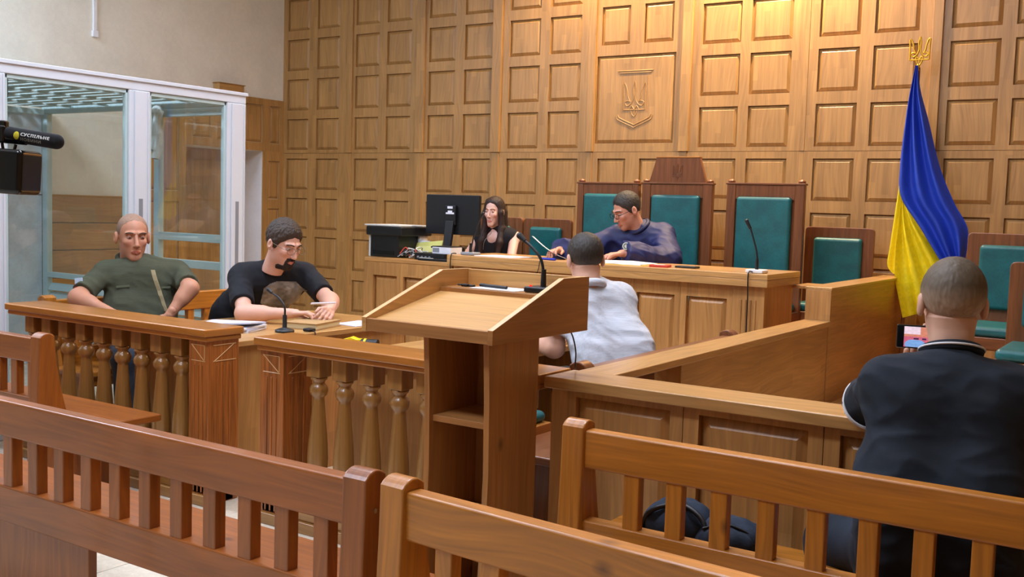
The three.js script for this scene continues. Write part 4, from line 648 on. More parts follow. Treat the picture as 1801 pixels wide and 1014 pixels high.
function headField(fem) {
  const jw = fem ? 0.05 : 0.058, nk = fem ? 0.78 : 1.05, nz = fem ? 0.0035 : 0, br = fem ? 0.006 : 0;
  return (x, y, z) => {
    const ax = Math.abs(x);
    let d = smin(ell(x, y, z, 0, 0.04, -0.012, 0.074, 0.083, 0.093), ell(x, y, z, 0, -0.038, 0.026, jw, 0.072, 0.064), 0.04);
    d = smin(d, ell(x, y, z, 0, -0.098, 0.062, 0.026, 0.02, 0.022), 0.03);
    d = smin(d, ell(ax, y, z, 0.036, -0.016, 0.066, 0.02, 0.018, 0.018), 0.02);
    d = smin(d, sdBone(HB.brow, ax, y, z) + br, 0.014);
    const eye = Math.hypot(ax - 0.032, y - 0.011, z - 0.096) - 0.0135; { const k = 0.012, h = Math.max(k - Math.abs(d + eye), 0) / k; d = Math.max(d, -eye) + h * h * k * 0.25; }
    d = smin(d, sdBone(HB.nose, x, y, z) + nz, 0.01); d = smin(d, ell(ax, y, z, 0.01, -0.034, 0.099, 0.008, 0.007, 0.009), 0.006);
    d = smin(d, sdBone(HB.lipU, ax, y, z), 0.005); d = smin(d, sdBone(HB.lipD, ax, y, z), 0.005);
    const ear = Math.max(ell(ax, y, z, 0.081, 0.0, -0.01, 0.011, 0.032, 0.019), -ell(ax, y, z, 0.094, 0.003, -0.004, 0.01, 0.018, 0.009)); d = smin(d, ear, 0.008);
    const px = x, t = Math.max(0, Math.min(1, (-0.06 - y) / 0.11)); d = smin(d, Math.hypot(px, z + 0.02 + 0.015 * t) - 0.054 * nk + (y < -0.17 ? (-0.17 - y) * 3 : 0) + (y > -0.03 ? (y + 0.03) * 2 : 0), 0.03);
    return d;
  };
}
function colourize(g, fn) { const p = g.attributes.position, c = new Float32Array(p.count * 3); for (let i = 0; i < p.count; i++) { const q = fn(p.getX(i), p.getY(i), p.getZ(i)); c.set(q, i * 3); } g.setAttribute('color', new THREE.BufferAttribute(c, 3)); return g; }
const lin3 = (hex) => { const c = new THREE.Color(hex); return [c.r, c.g, c.b]; };
function handBones(w, dir, pal, left, curl, spread = 1, s = 1) {
  const d = dir.clone().normalize(), n = pal.clone().addScaledVector(d, -pal.dot(d)).normalize(), sd = d.clone().cross(n).multiplyScalar(left ? -1 : 1), out = []; // sd points to the thumb side
  const L = [0.072, 0.08, 0.075, 0.06], at = (a, b, c) => w.clone().addScaledVector(d, a * s).addScaledVector(sd, b * s).addScaledVector(n, c * s);
  out.push(bone(at(-0.03, 0, 0), at(0.02, 0, 0), 0.025 * s, 0.024 * s));
  for (let i = 0; i < 4; i++) {
    const b0 = (1.5 - i) * 0.0195 * spread, base = at(0.088 - Math.abs(i - 1.2) * 0.005, b0, 0); out.push(bone(at(0.01, b0 * 0.55, 0), base, 0.0135 * s, 0.0105 * s));
    let p = base, a = 0; const cu = Array.isArray(curl) ? curl[i] : curl;
    [0.46, 0.3, 0.24].forEach((f, k) => { a += cu * [0.7, 1, 0.7][k]; const q = p.clone().addScaledVector(d, Math.cos(a) * L[i] * f * s).addScaledVector(n, Math.sin(a) * L[i] * f * s).addScaledVector(sd, (1.5 - i) * 0.002 * spread); out.push(bone(p, q, (0.0095 - k * 0.0008) * s, (0.0088 - k * 0.0009) * s)); p = q; });
  }
  const tb = at(0.025, 0.028, 0.008), t1 = tb.clone().addScaledVector(d, 0.026 * s).addScaledVector(sd, 0.022 * s).addScaledVector(n, 0.014 * s), t2 = t1.clone().addScaledVector(d, 0.03 * s).addScaledVector(sd, 0.003).addScaledVector(n, 0.014 * s);
  out.push(bone(tb, t1, 0.0125 * s, 0.0105 * s), bone(t1, t2, 0.0105 * s, 0.0085 * s)); return out;
}
const matSkin = std({ vertexColors: true, roughness: 0.5 });
function cloth(rgb, s, rough = 0.92) { return std({ map: speckTex(rgb, 0.14, s, 256, 0.25), roughness: rough }); }
function uvPlanar(g) { const p = g.attributes.position, u = new Float32Array(p.count * 2); for (let i = 0; i < p.count; i++) { u[i * 2] = p.getX(i) + p.getZ(i); u[i * 2 + 1] = p.getY(i); } g.setAttribute('uv', new THREE.BufferAttribute(u, 2)); return g; }
// o: fwd, pel, shL, shR, elL, elR, wrL, wrR, head {c, f, up, s}, hands {L, R}, sleeve, fem, colours, feet
function person(label, o) {
  const root = thing('person', label, 'person', [o.pel.x, 0, o.pel.z]); const off = V(-o.pel.x, 0, -o.pel.z), put = (n, g, m, par = root) => { const k = mesh(n, g, m, par); if (par === root) k.position.copy(off); return k; };
  const fs = o.fem ? 0.82 : 1, bs = (o.bulk || 1) * fs, shC = o.shL.clone().add(o.shR).multiplyScalar(0.5), ax = o.shR.clone().sub(o.shL).normalize(), fwd = V(o.fwd[0], 0, o.fwd[1]).normalize();
  const px = V(fwd.z, 0, -fwd.x).multiplyScalar(-1); // to the person's right
  const spine = shC.clone().sub(o.pel), up = spine.clone().normalize(), waist = o.waist || o.pel.clone().addScaledVector(spine, 0.38);
  // skin
  const skin = lin3(o.skin), hq = new THREE.Quaternion(), hf = V(...o.head.f).normalize(), hu = V(...(o.head.up || [0, 1, 0])), hx = hu.clone().cross(hf).normalize(), hy = hf.clone().cross(hx).normalize(), HM = new THREE.Matrix4().makeBasis(hx, hy, hf); const hs = o.head.s || 1;
  HM.scale(V(hs * (o.fem ? 0.91 : 1), hs, hs)); HM.setPosition(o.head.c);
  const F = headField(o.fem), parts = [];
  const hg = surfaceNet(F, [-0.105, -0.19, -0.12], [0.105, 0.135, 0.135], 0.0036);
  colourize(hg, (x, y, z) => { const lip = Math.hypot(x / 0.024, (y + 0.066) / 0.0105, (z - 0.09) / 0.02) < 1, ck = Math.exp(-((Math.abs(x) - 0.042) ** 2 + (y + 0.025) ** 2) / 0.0006) * (z > 0.03 ? 1 : 0); const n = 1 + 0.05 * NOI.noise(x * 60, y * 60, z * 60); if (lip) return [skin[0] * 0.85 * n, skin[1] * 0.55 * n, skin[2] * 0.58 * n]; return [skin[0] * n, skin[1] * n * (1 - 0.1 * ck), skin[2] * n * (1 - 0.1 * ck)]; });
  hg.applyMatrix4(HM); parts.push(hg);
  const toW = (x, y, z) => V(x, y, z).applyMatrix4(HM);
  const nb = [bone(toW(0, -0.1, -0.03), shC.clone().addScaledVector(up, 0.0), 0.054 * fs, 0.062 * fs)];
  const arms = [[o.shL, o.elL, o.wrL], [o.shR, o.elR, o.wrR]];
  for (const [s, e, w] of arms) nb.push(bone(s, e, 0.05 * bs, 0.041 * bs), bone(e, w, 0.043 * bs, 0.028 * fs), bone(e, e.clone().lerp(w, 0.35), 0.044 * bs, 0.041 * bs));
  nb.push(bone(o.shL, o.shR, 0.055 * bs, 0.055 * bs)); if (o.fem) nb.push(bone(shC.clone().addScaledVector(up, -0.03).addScaledVector(fwd, 0.012), shC.clone().addScaledVector(up, -0.1).addScaledVector(fwd, 0.02), 0.07, 0.07));
  const [lo, hi] = bounds(nb, 0.02), sk = (x, y, z) => [skin[0] * (1 + 0.06 * NOI.noise(x * 40, y * 40, z * 40)), skin[1] * (1 + 0.06 * NOI.noise(x * 40, y * 40, z * 40)), skin[2]];
  parts.push(colourize(surfaceNet(sdf(nb, 0.03), lo, hi, 0.011), sk));
  for (const [w, h, left] of [[o.wrL, o.hands.L, true], [o.wrR, o.hands.R, false]]) if (h) { const hb = handBones(w, V(...h.d), V(...h.n), left, h.c, h.sp || 1, (o.fem ? 0.88 : 1) * (h.s || 1)), [a, b] = bounds(hb, 0.012); parts.push(colourize(surfaceNet(sdf(hb, 0.007), a, b, 0.0036), sk)); }
  put('body', mergeGeometries(parts), matSkin);
  // shirt
  const k = bs, ch = 0.085 * k, sb = [bone(o.shL.clone().addScaledVector(ax, 0.02), o.shR.clone().addScaledVector(ax, -0.02), 0.064 * k, 0.064 * k), bone(shC.clone().addScaledVector(up, 0.02), shC.clone().addScaledVector(up, 0.05), 0.066 * k, 0.056 * k), bone(shC.clone().addScaledVector(ax, -0.1).addScaledVector(up, -0.02), shC.clone().addScaledVector(ax, 0.1).addScaledVector(up, -0.02), 0.075 * k, 0.075 * k)];
  for (const s of [-1, 1]) { const c = shC.clone().addScaledVector(ax, s * ch).addScaledVector(up, -0.1).addScaledVector(fwd, 0.01), w = waist.clone().addScaledVector(px, s * 0.075 * k), p = o.pel.clone().addScaledVector(px, s * 0.08 * k); sb.push(bone(c, w, 0.106 * k, (o.belly || 0.108) * k), bone(w, p, (o.belly || 0.108) * k, 0.122 * k)); }
  if (o.fem) for (const s of [-1, 1]) { const c = shC.clone().addScaledVector(ax, s * 0.065).addScaledVector(up, -0.17).addScaledVector(fwd, 0.065); sb.push(bone(c, c, 0.06, 0.06)); }
  const cuts = [], slb = [];
  if (o.sleeve) for (const [s, e, w] of arms) {
    const sw = (o.slack || 0.016);
    if (o.sleeve <= 1) { const end = s.clone().lerp(e, o.sleeve), d = e.clone().sub(s).normalize(); slb.push({ b: [bone(s, end.clone().addScaledVector(d, 0.05), 0.056 * k, 0.045 * k + sw)], end, d }); }
    else { slb.push({ b: [bone(s, e, 0.06 * k + sw * 0.5, 0.048 * k + sw), bone(e, w.clone().addScaledVector(e.clone().sub(w).normalize(), 0.02), 0.05 * k + sw, 0.04 * k + sw * (o.flare || 1))], end: w.clone().addScaledVector(w.clone().sub(e).normalize(), -0.01), d: w.clone().sub(e).normalize() }); }
  }
  const all = sb.concat(...slb.map(q => q.b)), [slo, shi] = bounds(all, 0.035), bf = sdf(sb, 0.07), fA = o.fold || 0.006, nkW = toW(0, -0.15, -0.04), nkd = toW(0, 0, 0).sub(shC).normalize();
  const rg = v => 1 - 2 * Math.min(1, Math.abs(v) * 2.2); const folds = (x, y, z) => -fA * (0.55 * rg(NOI.noise(x * 4.5 + 3, y * 7 + x * 4 + z * 3, z * 4.5)) + 0.3 * rg(NOI.noise(x * 9, y * 14 - z * 6 + 7, z * 9)));
  const scC = o.scoop ? toW(...o.scoop.c) : null;
  const sf = (x, y, z) => { let d = bf(x, y, z); for (const q of slb) { let a = 1e9; for (const b of q.b) a = smin(a, sdBone(b, x, y, z), 0.03); a = Math.max(a, (x - q.end.x) * q.d.x + (y - q.end.y) * q.d.y + (z - q.end.z) * q.d.z); d = smin(d, a, 0.035); } d += folds(x, y, z) - 0.004; if (o.scoop) d = Math.max(d, o.scoop.r - Math.hypot(x - scC.x, y - scC.y, z - scC.z)); return d; };
  const sg = uvPlanar(surfaceNet(sf, slo, shi, 0.0115)); const shirt = put(o.top || 'shirt', sg, o.shirtMat);
  // trousers and shoes
  const hipL = o.pel.clone().addScaledVector(px, -0.09), hipR = o.pel.clone().addScaledVector(px, 0.09), fy = o.footY || 0;
  const knL = o.knL || hipL.clone().addScaledVector(fwd, 0.4).addScaledVector(px, -0.05).setY(o.pel.y + 0.0), knR = o.knR || hipR.clone().addScaledVector(fwd, 0.4).addScaledVector(px, 0.05).setY(o.pel.y + 0.0);
  const anL = o.anL || V(knL.x, fy + 0.1, knL.z).addScaledVector(fwd, -0.02), anR = o.anR || V(knR.x, fy + 0.1, knR.z).addScaledVector(fwd, -0.02);
  const tb = [bone(hipL, hipR, 0.115 * k, 0.115 * k), bone(hipL, knL, 0.092 * k, 0.068 * k), bone(hipR, knR, 0.092 * k, 0.068 * k), bone(knL, anL, 0.066 * k, 0.05 * k), bone(knR, anR, 0.066 * k, 0.05 * k)], [tlo, thi] = bounds(tb, 0.02), tf = sdf(tb, 0.05);
  put('trousers', uvPlanar(surfaceNet((x, y, z) => tf(x, y, z) + 0.005 * NOI.noise(x * 14, y * 10, z * 14), tlo, thi, 0.015)), o.pantsMat);
  for (const a of [anL, anR]) { const sh = [bone(V(a.x, fy + 0.045, a.z), V(a.x, fy + 0.04, a.z).addScaledVector(fwd, 0.16), 0.042, 0.036), bone(a, V(a.x, fy + 0.05, a.z), 0.042, 0.045)], [a0, b0] = bounds(sh, 0.015); put('shoe', uvPlanar(surfaceNet((x, y, z) => Math.max(sdf(sh, 0.03)(x, y, z), fy + 0.002 - y), a0, b0, 0.01)), M.black); }
  // hair
  const hh = o.hair; if (hh) {
    const n0 = V(0, 0.185, -0.145 * (hh.back || 1)).normalize(), th = hh.th || 0.012, hy0 = hh.line || 0.085;
    const cap = (x, y, z) => {
      const up2 = Math.max(0, (y - 0.02) / 0.1), wav = 0.008 * NOI.noise(x * 45, 3, z * 35), ax = Math.abs(x), sb = ax > 0.045 ? 0.034 * Math.exp(-(((z - 0.014) / 0.016) ** 2)) : 0;
      const s = (y - hy0 + sb + wav + Math.min(0.02, x * x * 4)) * n0.y + (z - 0.085) * n0.z, q = Math.max(0, Math.min(1, s / 0.03)), t = th * (0.15 + 0.85 * q * (2 - q));
      const d = ell(x, y, z, 0, 0.04, -0.012, 0.074 + t, 0.083 + t * (1 + (hh.top || 0) * up2), 0.093 + t) + (hh.rough || 0.002) * q * (NOI.noise(x * 150, y * 50, z * 150) + 0.4 * NOI.noise(x * 60, y * 30, z * 60));
      return Math.max(d, -s); };
    const fn = hh.extra ? (x, y, z) => smin(cap(x, y, z), hh.extra(x, y, z), 0.02) : cap;
    const B = hh.box || [[-0.11, -0.14, -0.135], [0.11, 0.16, 0.12]], g = surfaceNet(fn, B[0], B[1], hh.cell || 0.0042), c1 = lin3(hh.col), c2 = hh.col2 ? lin3(hh.col2) : c1;
    colourize(g, (x, y, z) => { const n = 1 + 0.28 * NOI.noise(x * 150, y * 50, z * 150), q = Math.max(0, Math.min(1, (y - (hh.mixY || 0)) / 0.06 + 0.5)); return [0, 1, 2].map(i => (c1[i] * q + c2[i] * (1 - q)) * n); });
    g.applyMatrix4(HM); put('hair', g, std({ vertexColors: true, roughness: 0.62 }));
  }
  if (o.beard) { const c = lin3(o.beard.col), g = surfaceNet((x, y, z) => { const d = F(x, y, z) - 0.004 + 0.0015 * NOI.noise(x * 160, y * 60, z * 160), mouth = Math.hypot(x / 0.022, (y + 0.066) / 0.009) - 1; return Math.max(d, y + 0.043, -(z - 0.02), -mouth * 0.02, -(y + 0.125), (y > -0.058 ? Math.abs(x) - 0.028 : y > -0.09 ? Math.min(Math.abs(x) - 0.03, 1) : Math.abs(x) - 0.04)); }, [-0.09, -0.135, -0.02], [0.09, -0.02, 0.13], 0.0036); colourize(g, (x, y, z) => { const n = 1 + 0.3 * NOI.noise(x * 170, y * 60, z * 170); return c.map(v => v * n); }); g.applyMatrix4(HM); put('beard', g, std({ vertexColors: true, roughness: 0.8 })); }
  if (!o.backOnly) {
    for (const s of [-1, 1]) {
      const g = new THREE.SphereGeometry(0.0116, 20, 16); colourize(g, (x, y, z) => { const r = Math.hypot(x, y - 0.001) / 0.0116; return z > 0 && r < 0.3 ? [0.01, 0.01, 0.01] : z > 0 && r < 0.58 ? [0.05, 0.035, 0.025] : [0.5, 0.46, 0.43]; }); g.deleteAttribute('uv'); g.rotateX(0.14); g.translate(s * 0.032, 0.0105, 0.0775); g.applyMatrix4(HM); put('eye', g, std({ vertexColors: true, roughness: 0.2 }));
      const lid = new THREE.SphereGeometry(0.0122, 20, 12, 0, 6.2832, 0, 1.36); lid.rotateX(0.25); lid.translate(s * 0.032, 0.0105, 0.0775); const lid2 = new THREE.SphereGeometry(0.0121, 20, 12, 0, 6.2832, 1.95, 1.2); lid2.rotateX(0.1); lid2.translate(s * 0.032, 0.0105, 0.0775); const lg = colourize(mergeGeometries([lid, lid2]), () => skin.map((v, i) => v * [0.78, 0.7, 0.68][i])); lg.applyMatrix4(HM); put('eyelid', lg, matSkin);
      const bg = tube([[s * 0.014, 0.029, 0.0975 - (o.fem ? 0.003 : 0)], [s * 0.032, 0.034, 0.0945 - (o.fem ? 0.003 : 0)], [s * 0.051, 0.029, 0.078 - (o.fem ? 0.002 : 0)]], o.fem ? 0.0022 : 0.0032, 16, 6); bg.applyMatrix4(HM); put('eyebrow', bg, std({ color: o.browCol || 0x2a1d14, roughness: 0.8 }));
    }
  }
  if (o.glasses) { const gs = [], m = std({ color: o.glasses, roughness: 0.25, metalness: 0.4 }); for (const s of [-1, 1]) { const ring = []; for (let i = 0; i < 20; i++) { const a = i / 20 * 6.283; ring.push([s * 0.034 + 0.024 * Math.cos(a), 0.004 + 0.0185 * Math.sin(a), 0.112 - Math.abs(s * 0.034 + 0.024 * Math.cos(a)) * 0.12]); } gs.push(tube(ring, 0.0017, 40, 6, true), tube([[s * 0.058, 0.008, 0.104], [s * 0.072, 0.01, 0.09], [s * 0.08, 0.012, 0.03], [s * 0.082, 0.01, -0.015]], 0.0018, 20, 6)); } gs.push(tube([[-0.01, 0.008, 0.112], [0, 0.011, 0.114], [0.01, 0.008, 0.112]], 0.0017, 10, 6)); const g = mergeGeometries(gs); g.applyMatrix4(HM); const gl = put('glasses', g, m); }
  return { root, put, toW, shC, up, fwd, px, ax, HM, sf, shirt };
}
const jeans = cloth([34, 38, 48], 140), darkPants = cloth([28, 29, 33], 142);

// officer in an olive polo shirt
{
  const p = person('man in an olive short-sleeved service shirt sitting behind the left balustrade', {
    fwd: [0.85, 0.5], pel: V(-5.3, 0.53, -3.98), waist: V(-5.28, 0.73, -3.94), shL: V(-5.16, 0.985, -4.13), shR: V(-5.42, 0.975, -3.8), elL: V(-4.93, 0.905, -4.03), elR: V(-5.34, 0.845, -3.57), wrL: V(-4.95, 0.755, -3.9), wrR: V(-5.12, 0.775, -3.63), belly: 0.122, bulk: 1.04, knL: V(-4.86, 0.64, -3.99), anL: V(-4.72, 0.1, -3.9),
    head: { c: V(-5.33, 1.185, -3.93), f: [0.9, -0.04, 0.42], s: 1.16 }, hands: { L: { d: [-0.25, -0.7, 0.3], n: [-0.9, 0.1, -0.3], c: 0.35 }, R: { d: [0.85, -0.1, -0.15], n: [0, -1, 0], c: 0.3 } },
    sleeve: 0.78, skin: 0xc98f72, shirtMat: cloth([74, 78, 60], 150), pantsMat: cloth([58, 64, 76], 144), hair: { col: 0xa4836e, col2: 0x7d6a5c, th: 0.0025, line: 0.112, rough: 0.0006, mixY: 0.06 }, browCol: 0x5a4c40 });
  const { root, put } = p;
  const sp = [V(-5.0, 1.04, -3.85), V(-5.06, 1.0, -3.83)];
  const on = (a, n, lift) => { const q = a.clone(); for (let i = 0; i < 40; i++) q.addScaledVector(n, -p.sf(q.x, q.y, q.z) * 0.8); return q.addScaledVector(n, lift); };
  const camN = V(0.6, 0.05, 0.78).normalize();
  const strap = []; for (let k = 0; k <= 8; k++) { const t = k / 8; strap.push(on(V(-5.19 + 0.15 * t, 1.0 - 0.235 * t, -3.98 + 0.06 * t), camN, 0.006)); }
  const sg = mergeGeometries(strap.slice(0, -1).map((a, i) => quadSheet([a.clone().add(V(-0.012, 0, 0.004)).toArray(), strap[i + 1].clone().add(V(-0.012, 0, 0.004)).toArray(), strap[i + 1].clone().add(V(0.012, 0, -0.006)).toArray(), a.clone().add(V(0.012, 0, -0.006)).toArray()], 0.003)));
  put('lanyard', sg, std({ color: 0xb9ac86, roughness: 0.9 }));
  const patch = (c, n, w, h, col, name, extra) => { const q = on(V(...c), V(...n).normalize(), 0.004), m = new THREE.Matrix4().lookAt(V(...n).normalize(), V(0, 0, 0), V(-0.15, 1, 0)); const g = new RoundedBoxGeometry(w, h, 0.004, 2, 0.0018); g.applyMatrix4(m); g.translate(...q.toArray()); const k = put(name, clean(g), col); return k; };
  const slN = [0.25, 0.1, 0.95];
  patch([-5.4, 0.925, -3.72], slN, 0.055, 0.035, std({ color: 0xbfd2e6, roughness: 0.8 }), 'flag_patch'); patch([-5.4, 0.885, -3.7], slN, 0.05, 0.05, std({ color: 0x9c3328, roughness: 0.8 }), 'sleeve_patch');
  patch([-5.1, 0.9, -3.98], [0.75, 0.1, 0.65], 0.07, 0.012, std({ color: 0x59604a, roughness: 0.9 }), 'name_tape'); patch([-5.28, 0.9, -3.83], [0.75, 0.1, 0.65], 0.075, 0.014, std({ color: 0x59604a, roughness: 0.9 }), 'name_tape');
  const col = []; for (let i = 0; i <= 12; i++) { const a = -2.6 + 5.2 * i / 12; col.push(p.toW(0.068 * Math.sin(a), -0.108 - 0.02 * Math.cos(a), -0.03 + 0.07 * Math.cos(a))); }
  put('collar', tube(col, 0.013, 36, 8), cloth([66, 70, 54], 152));
  put('key_bunch', [tube([[-4.97, 0.745, -3.84], [-4.955, 0.735, -3.83], [-4.94, 0.745, -3.835], [-4.955, 0.757, -3.84]], 0.004, 20, 6, true), bc(0.015, 0.04, 0.004, -4.95, 0.72, -3.835)], M.silver);
}
// bearded man in a black T-shirt
{
  const p = person('bearded man with glasses in a black T-shirt leaning on the defence table', {
    fwd: [1, 0.12], pel: V(-4.98, 0.53, -4.42), waist: V(-4.85, 0.74, -4.38), shL: V(-4.46, 1.0, -4.5), shR: V(-4.67, 0.985, -4.17), elL: V(-4.2, 0.86, -4.44), elR: V(-4.42, 0.8, -3.99), wrL: V(-4.06, 0.835, -4.3), wrR: V(-4.18, 0.812, -4.12), bulk: 1.06,
    head: { c: V(-4.42, 1.182, -4.28), f: [0.96, -0.34, 0.08], up: [0.2, 1, 0], s: 1.1 }, hands: { L: { d: [0.35, -0.12, 0.6], n: [-0.5, -0.7, 0.2], c: 0.62 }, R: { d: [0.7, 0.05, -0.55], n: [0.3, -0.8, -0.2], c: 0.6 } },
    sleeve: 0.72, skin: 0xdca992, shirtMat: cloth([20, 22, 29], 160), pantsMat: jeans, hair: { col: 0x3a2c21, th: 0.013, top: 0.5, line: 0.072, rough: 0.004 }, beard: { col: 0x2a1c14, z: 0.03 }, glasses: 0x8a7a66 });
  // grey print on the chest, following the cloth
  const n = p.fwd.clone().add(V(0, -0.1, 0.35)).normalize(), c0 = V(-4.46, 0.87, -4.33), pos = [], uv = [], N = 44, uax = V(0.25, 0, -1).normalize();
  const gp = (u, v) => { const q = c0.clone().addScaledVector(uax, (u - 0.5) * 0.24).add(V(0, (v - 0.5) * 0.22, 0)); q.addScaledVector(n, 0.25); for (let i = 0; i < 50; i++) { const d = p.sf(q.x, q.y, q.z); if (d < 0.003) break; q.addScaledVector(n, -d * 0.7); } return q; };
  for (let i = 0; i < N; i++) for (let j = 0; j < N; j++) { const cu = (i + 0.5) / N, cv = (j + 0.5) / N; if (Math.abs(cu - 0.5) + Math.abs(cv - 0.5) > 0.72 || cv > 0.93 - 0.5 * Math.max(0, 0.3 - cu)) continue; for (const [a, b] of [[0, 0], [1, 0], [1, 1], [0, 0], [1, 1], [0, 1]]) { const q = gp((i + a) / N, (j + b) / N); pos.push(q.x, q.y, q.z); uv.push((i + a) / N, (j + b) / N); } }
  const g = new THREE.BufferGeometry(); g.setAttribute('position', new THREE.Float32BufferAttribute(pos, 3)); g.setAttribute('uv', new THREE.Float32BufferAttribute(uv, 2)); g.computeVertexNormals();
  p.put('chest_print', g, std({ map: dataTex(256, (u, v) => { const k = 105 + 70 * pnoise(u, v, 5, 5, 171) + 40 * pnoise(u, v, 14, 14, 172) - 25; return [k * 1.0, k * 0.98, k * 0.94]; }, 1), roughness: 0.9, side: THREE.DoubleSide }));
}
tag(mesh('folded_paper', [quadSheet([[-4.08, 0.872, -4.16], [-4.0, 0.876, -4.27], [-3.985, 0.884, -4.26], [-4.065, 0.88, -4.15]], 0.006), quadSheet([[-4.2, 0.752, -4.2], [-4.05, 0.752, -4.4], [-3.98, 0.752, -4.34], [-4.13, 0.752, -4.14]], 0.004)], M.paper), 'folded white paper in the hands of the man in black', 'paper');

// woman clerk
{
  const hairX = (x, y, z) => { const ax = Math.abs(x); let d = 1e9; for (const q of LH) d = smin(d, sdBone(q, ax, y, z), 0.02); return d + 0.003 * NOI.noise(x * 130, y * 18, z * 130); };
  const LH = [bone(V(0.055, 0.085, 0.02), V(0.078, 0.0, 0.02), 0.024, 0.022), bone(V(0.078, 0.0, 0.02), V(0.085, -0.13, 0.01), 0.024, 0.03), bone(V(0.085, -0.13, 0.01), V(0.09, -0.24, 0.05), 0.03, 0.032), bone(V(0.09, -0.24, 0.05), V(0.085, -0.36, 0.085), 0.032, 0.018), bone(V(0, 0.0, -0.08), V(0, -0.25, -0.09), 0.06, 0.06), bone(V(0.05, 0.0, -0.06), V(0.06, -0.22, -0.07), 0.045, 0.045)];
  const p = person('woman with long dark hair in a black sleeveless top at the judges desk', {
    fem: true, fwd: [0.1, 1], pel: V(-4.86, 0.86, -6.9), shL: V(-4.525, 1.205, -6.87), shR: V(-4.82, 1.2, -6.82), elL: V(-4.45, 1.0, -6.7), elR: V(-4.87, 1.0, -6.66), wrL: V(-4.62, 1.0, -6.66), wrR: V(-4.78, 1.0, -6.63), footY: 0.33,
    head: { c: V(-4.68, 1.395, -6.8), f: [0.12, -0.04, 0.99], up: [0.02, 1, 0], s: 0.97 }, hands: { L: { d: [-0.9, -0.1, 0.2], n: [0, -1, 0], c: 0.25 }, R: { d: [0.9, -0.05, 0.2], n: [0, -1, 0], c: 0.25 } },
    sleeve: 0, scoop: { c: [0, -0.185, 0.06], r: 0.064 }, skin: 0xe0b3a2, shirtMat: cloth([22, 20, 24], 180), pantsMat: darkPants, fold: 0.003,
    hair: { col: 0x2e1c15, th: 0.012, line: 0.088, rough: 0.002, extra: hairX, box: [[-0.15, -0.4, -0.17], [0.15, 0.16, 0.15]], cell: 0.005 } });
  p.put('necklace', tube([[-4.66, 1.235, -6.74], [-4.69, 1.19, -6.715], [-4.70, 1.16, -6.7], [-4.7, 1.1, -6.69]], 0.002, 20, 6), M.silver);
}
// judge in a navy gown
{
  const p = person('judge in a dark blue gown with a round badge bending over papers', {
    fwd: [-0.15, 1], pel: V(-3.4, 0.86, -6.9), waist: V(-3.38, 1.0, -6.82), shL: V(-3.2, 1.285, -6.8), shR: V(-3.55, 1.245, -6.72), elL: V(-3.06, 1.1, -6.6), elR: V(-3.7, 1.12, -6.5), wrL: V(-3.27, 1.15, -6.32), wrR: V(-3.74, 1.15, -6.26), footY: 0.33, bulk: 1.08,
    head: { c: V(-3.42, 1.438, -6.64), f: [-0.5, -0.42, 0.8], up: [-0.05, 1, 0.1], s: 1.05 }, hands: { L: { d: [-0.6, -0.1, 0.7], n: [0, -1, 0], c: 0.3 }, R: { d: [0.0, 0.0, 1], n: [0.3, -1, 0], c: 0.5 } },
    sleeve: 2, slack: 0.034, flare: 1.3, fold: 0.012, skin: 0xc99078, shirtMat: cloth([20, 31, 84], 190, 0.62), top: 'gown', pantsMat: darkPants, hair: { col: 0x2c2622, col2: 0x5b5148, th: 0.009, top: 0.6, line: 0.082 }, glasses: 0x2a2a2e });
  const q = V(-3.27, 1.2, -6.4); for (let i = 0; i < 60; i++) q.addScaledVector(V(0.25, 0, 1).normalize(), -p.sf(q.x, q.y, q.z) * 0.6);
  const m = new THREE.Matrix4().lookAt(V(0.25, 0.05, 1), V(0, 0, 0), V(0, 1, 0)), bg = new THREE.CylinderGeometry(0.026, 0.026, 0.006, 28); bg.rotateX(Math.PI / 2); bg.applyMatrix4(m); bg.translate(...q.toArray());
  const bd = p.put('badge', clean(bg), std({ color: 0xc9ccc4, roughness: 0.4, metalness: 0.3 })); const rg = new THREE.TorusGeometry(0.016, 0.003, 8, 24); rg.applyMatrix4(m); rg.translate(...q.clone().add(V(0.001, 0, 0.004)).toArray()); mesh('badge_ring', clean(rg), std({ color: 0x3e5a4a, roughness: 0.5 }), bd);
  const cl = []; for (let i = 0; i <= 12; i++) { const a = -2.9 + 5.8 * i / 12; cl.push(p.toW(0.078 * Math.sin(a), -0.135 - 0.02 * Math.cos(a), -0.045 + 0.07 * Math.cos(a))); } p.put('gown_collar', tube(cl, 0.016, 40, 8), cloth([26, 36, 78], 193, 0.6));
}
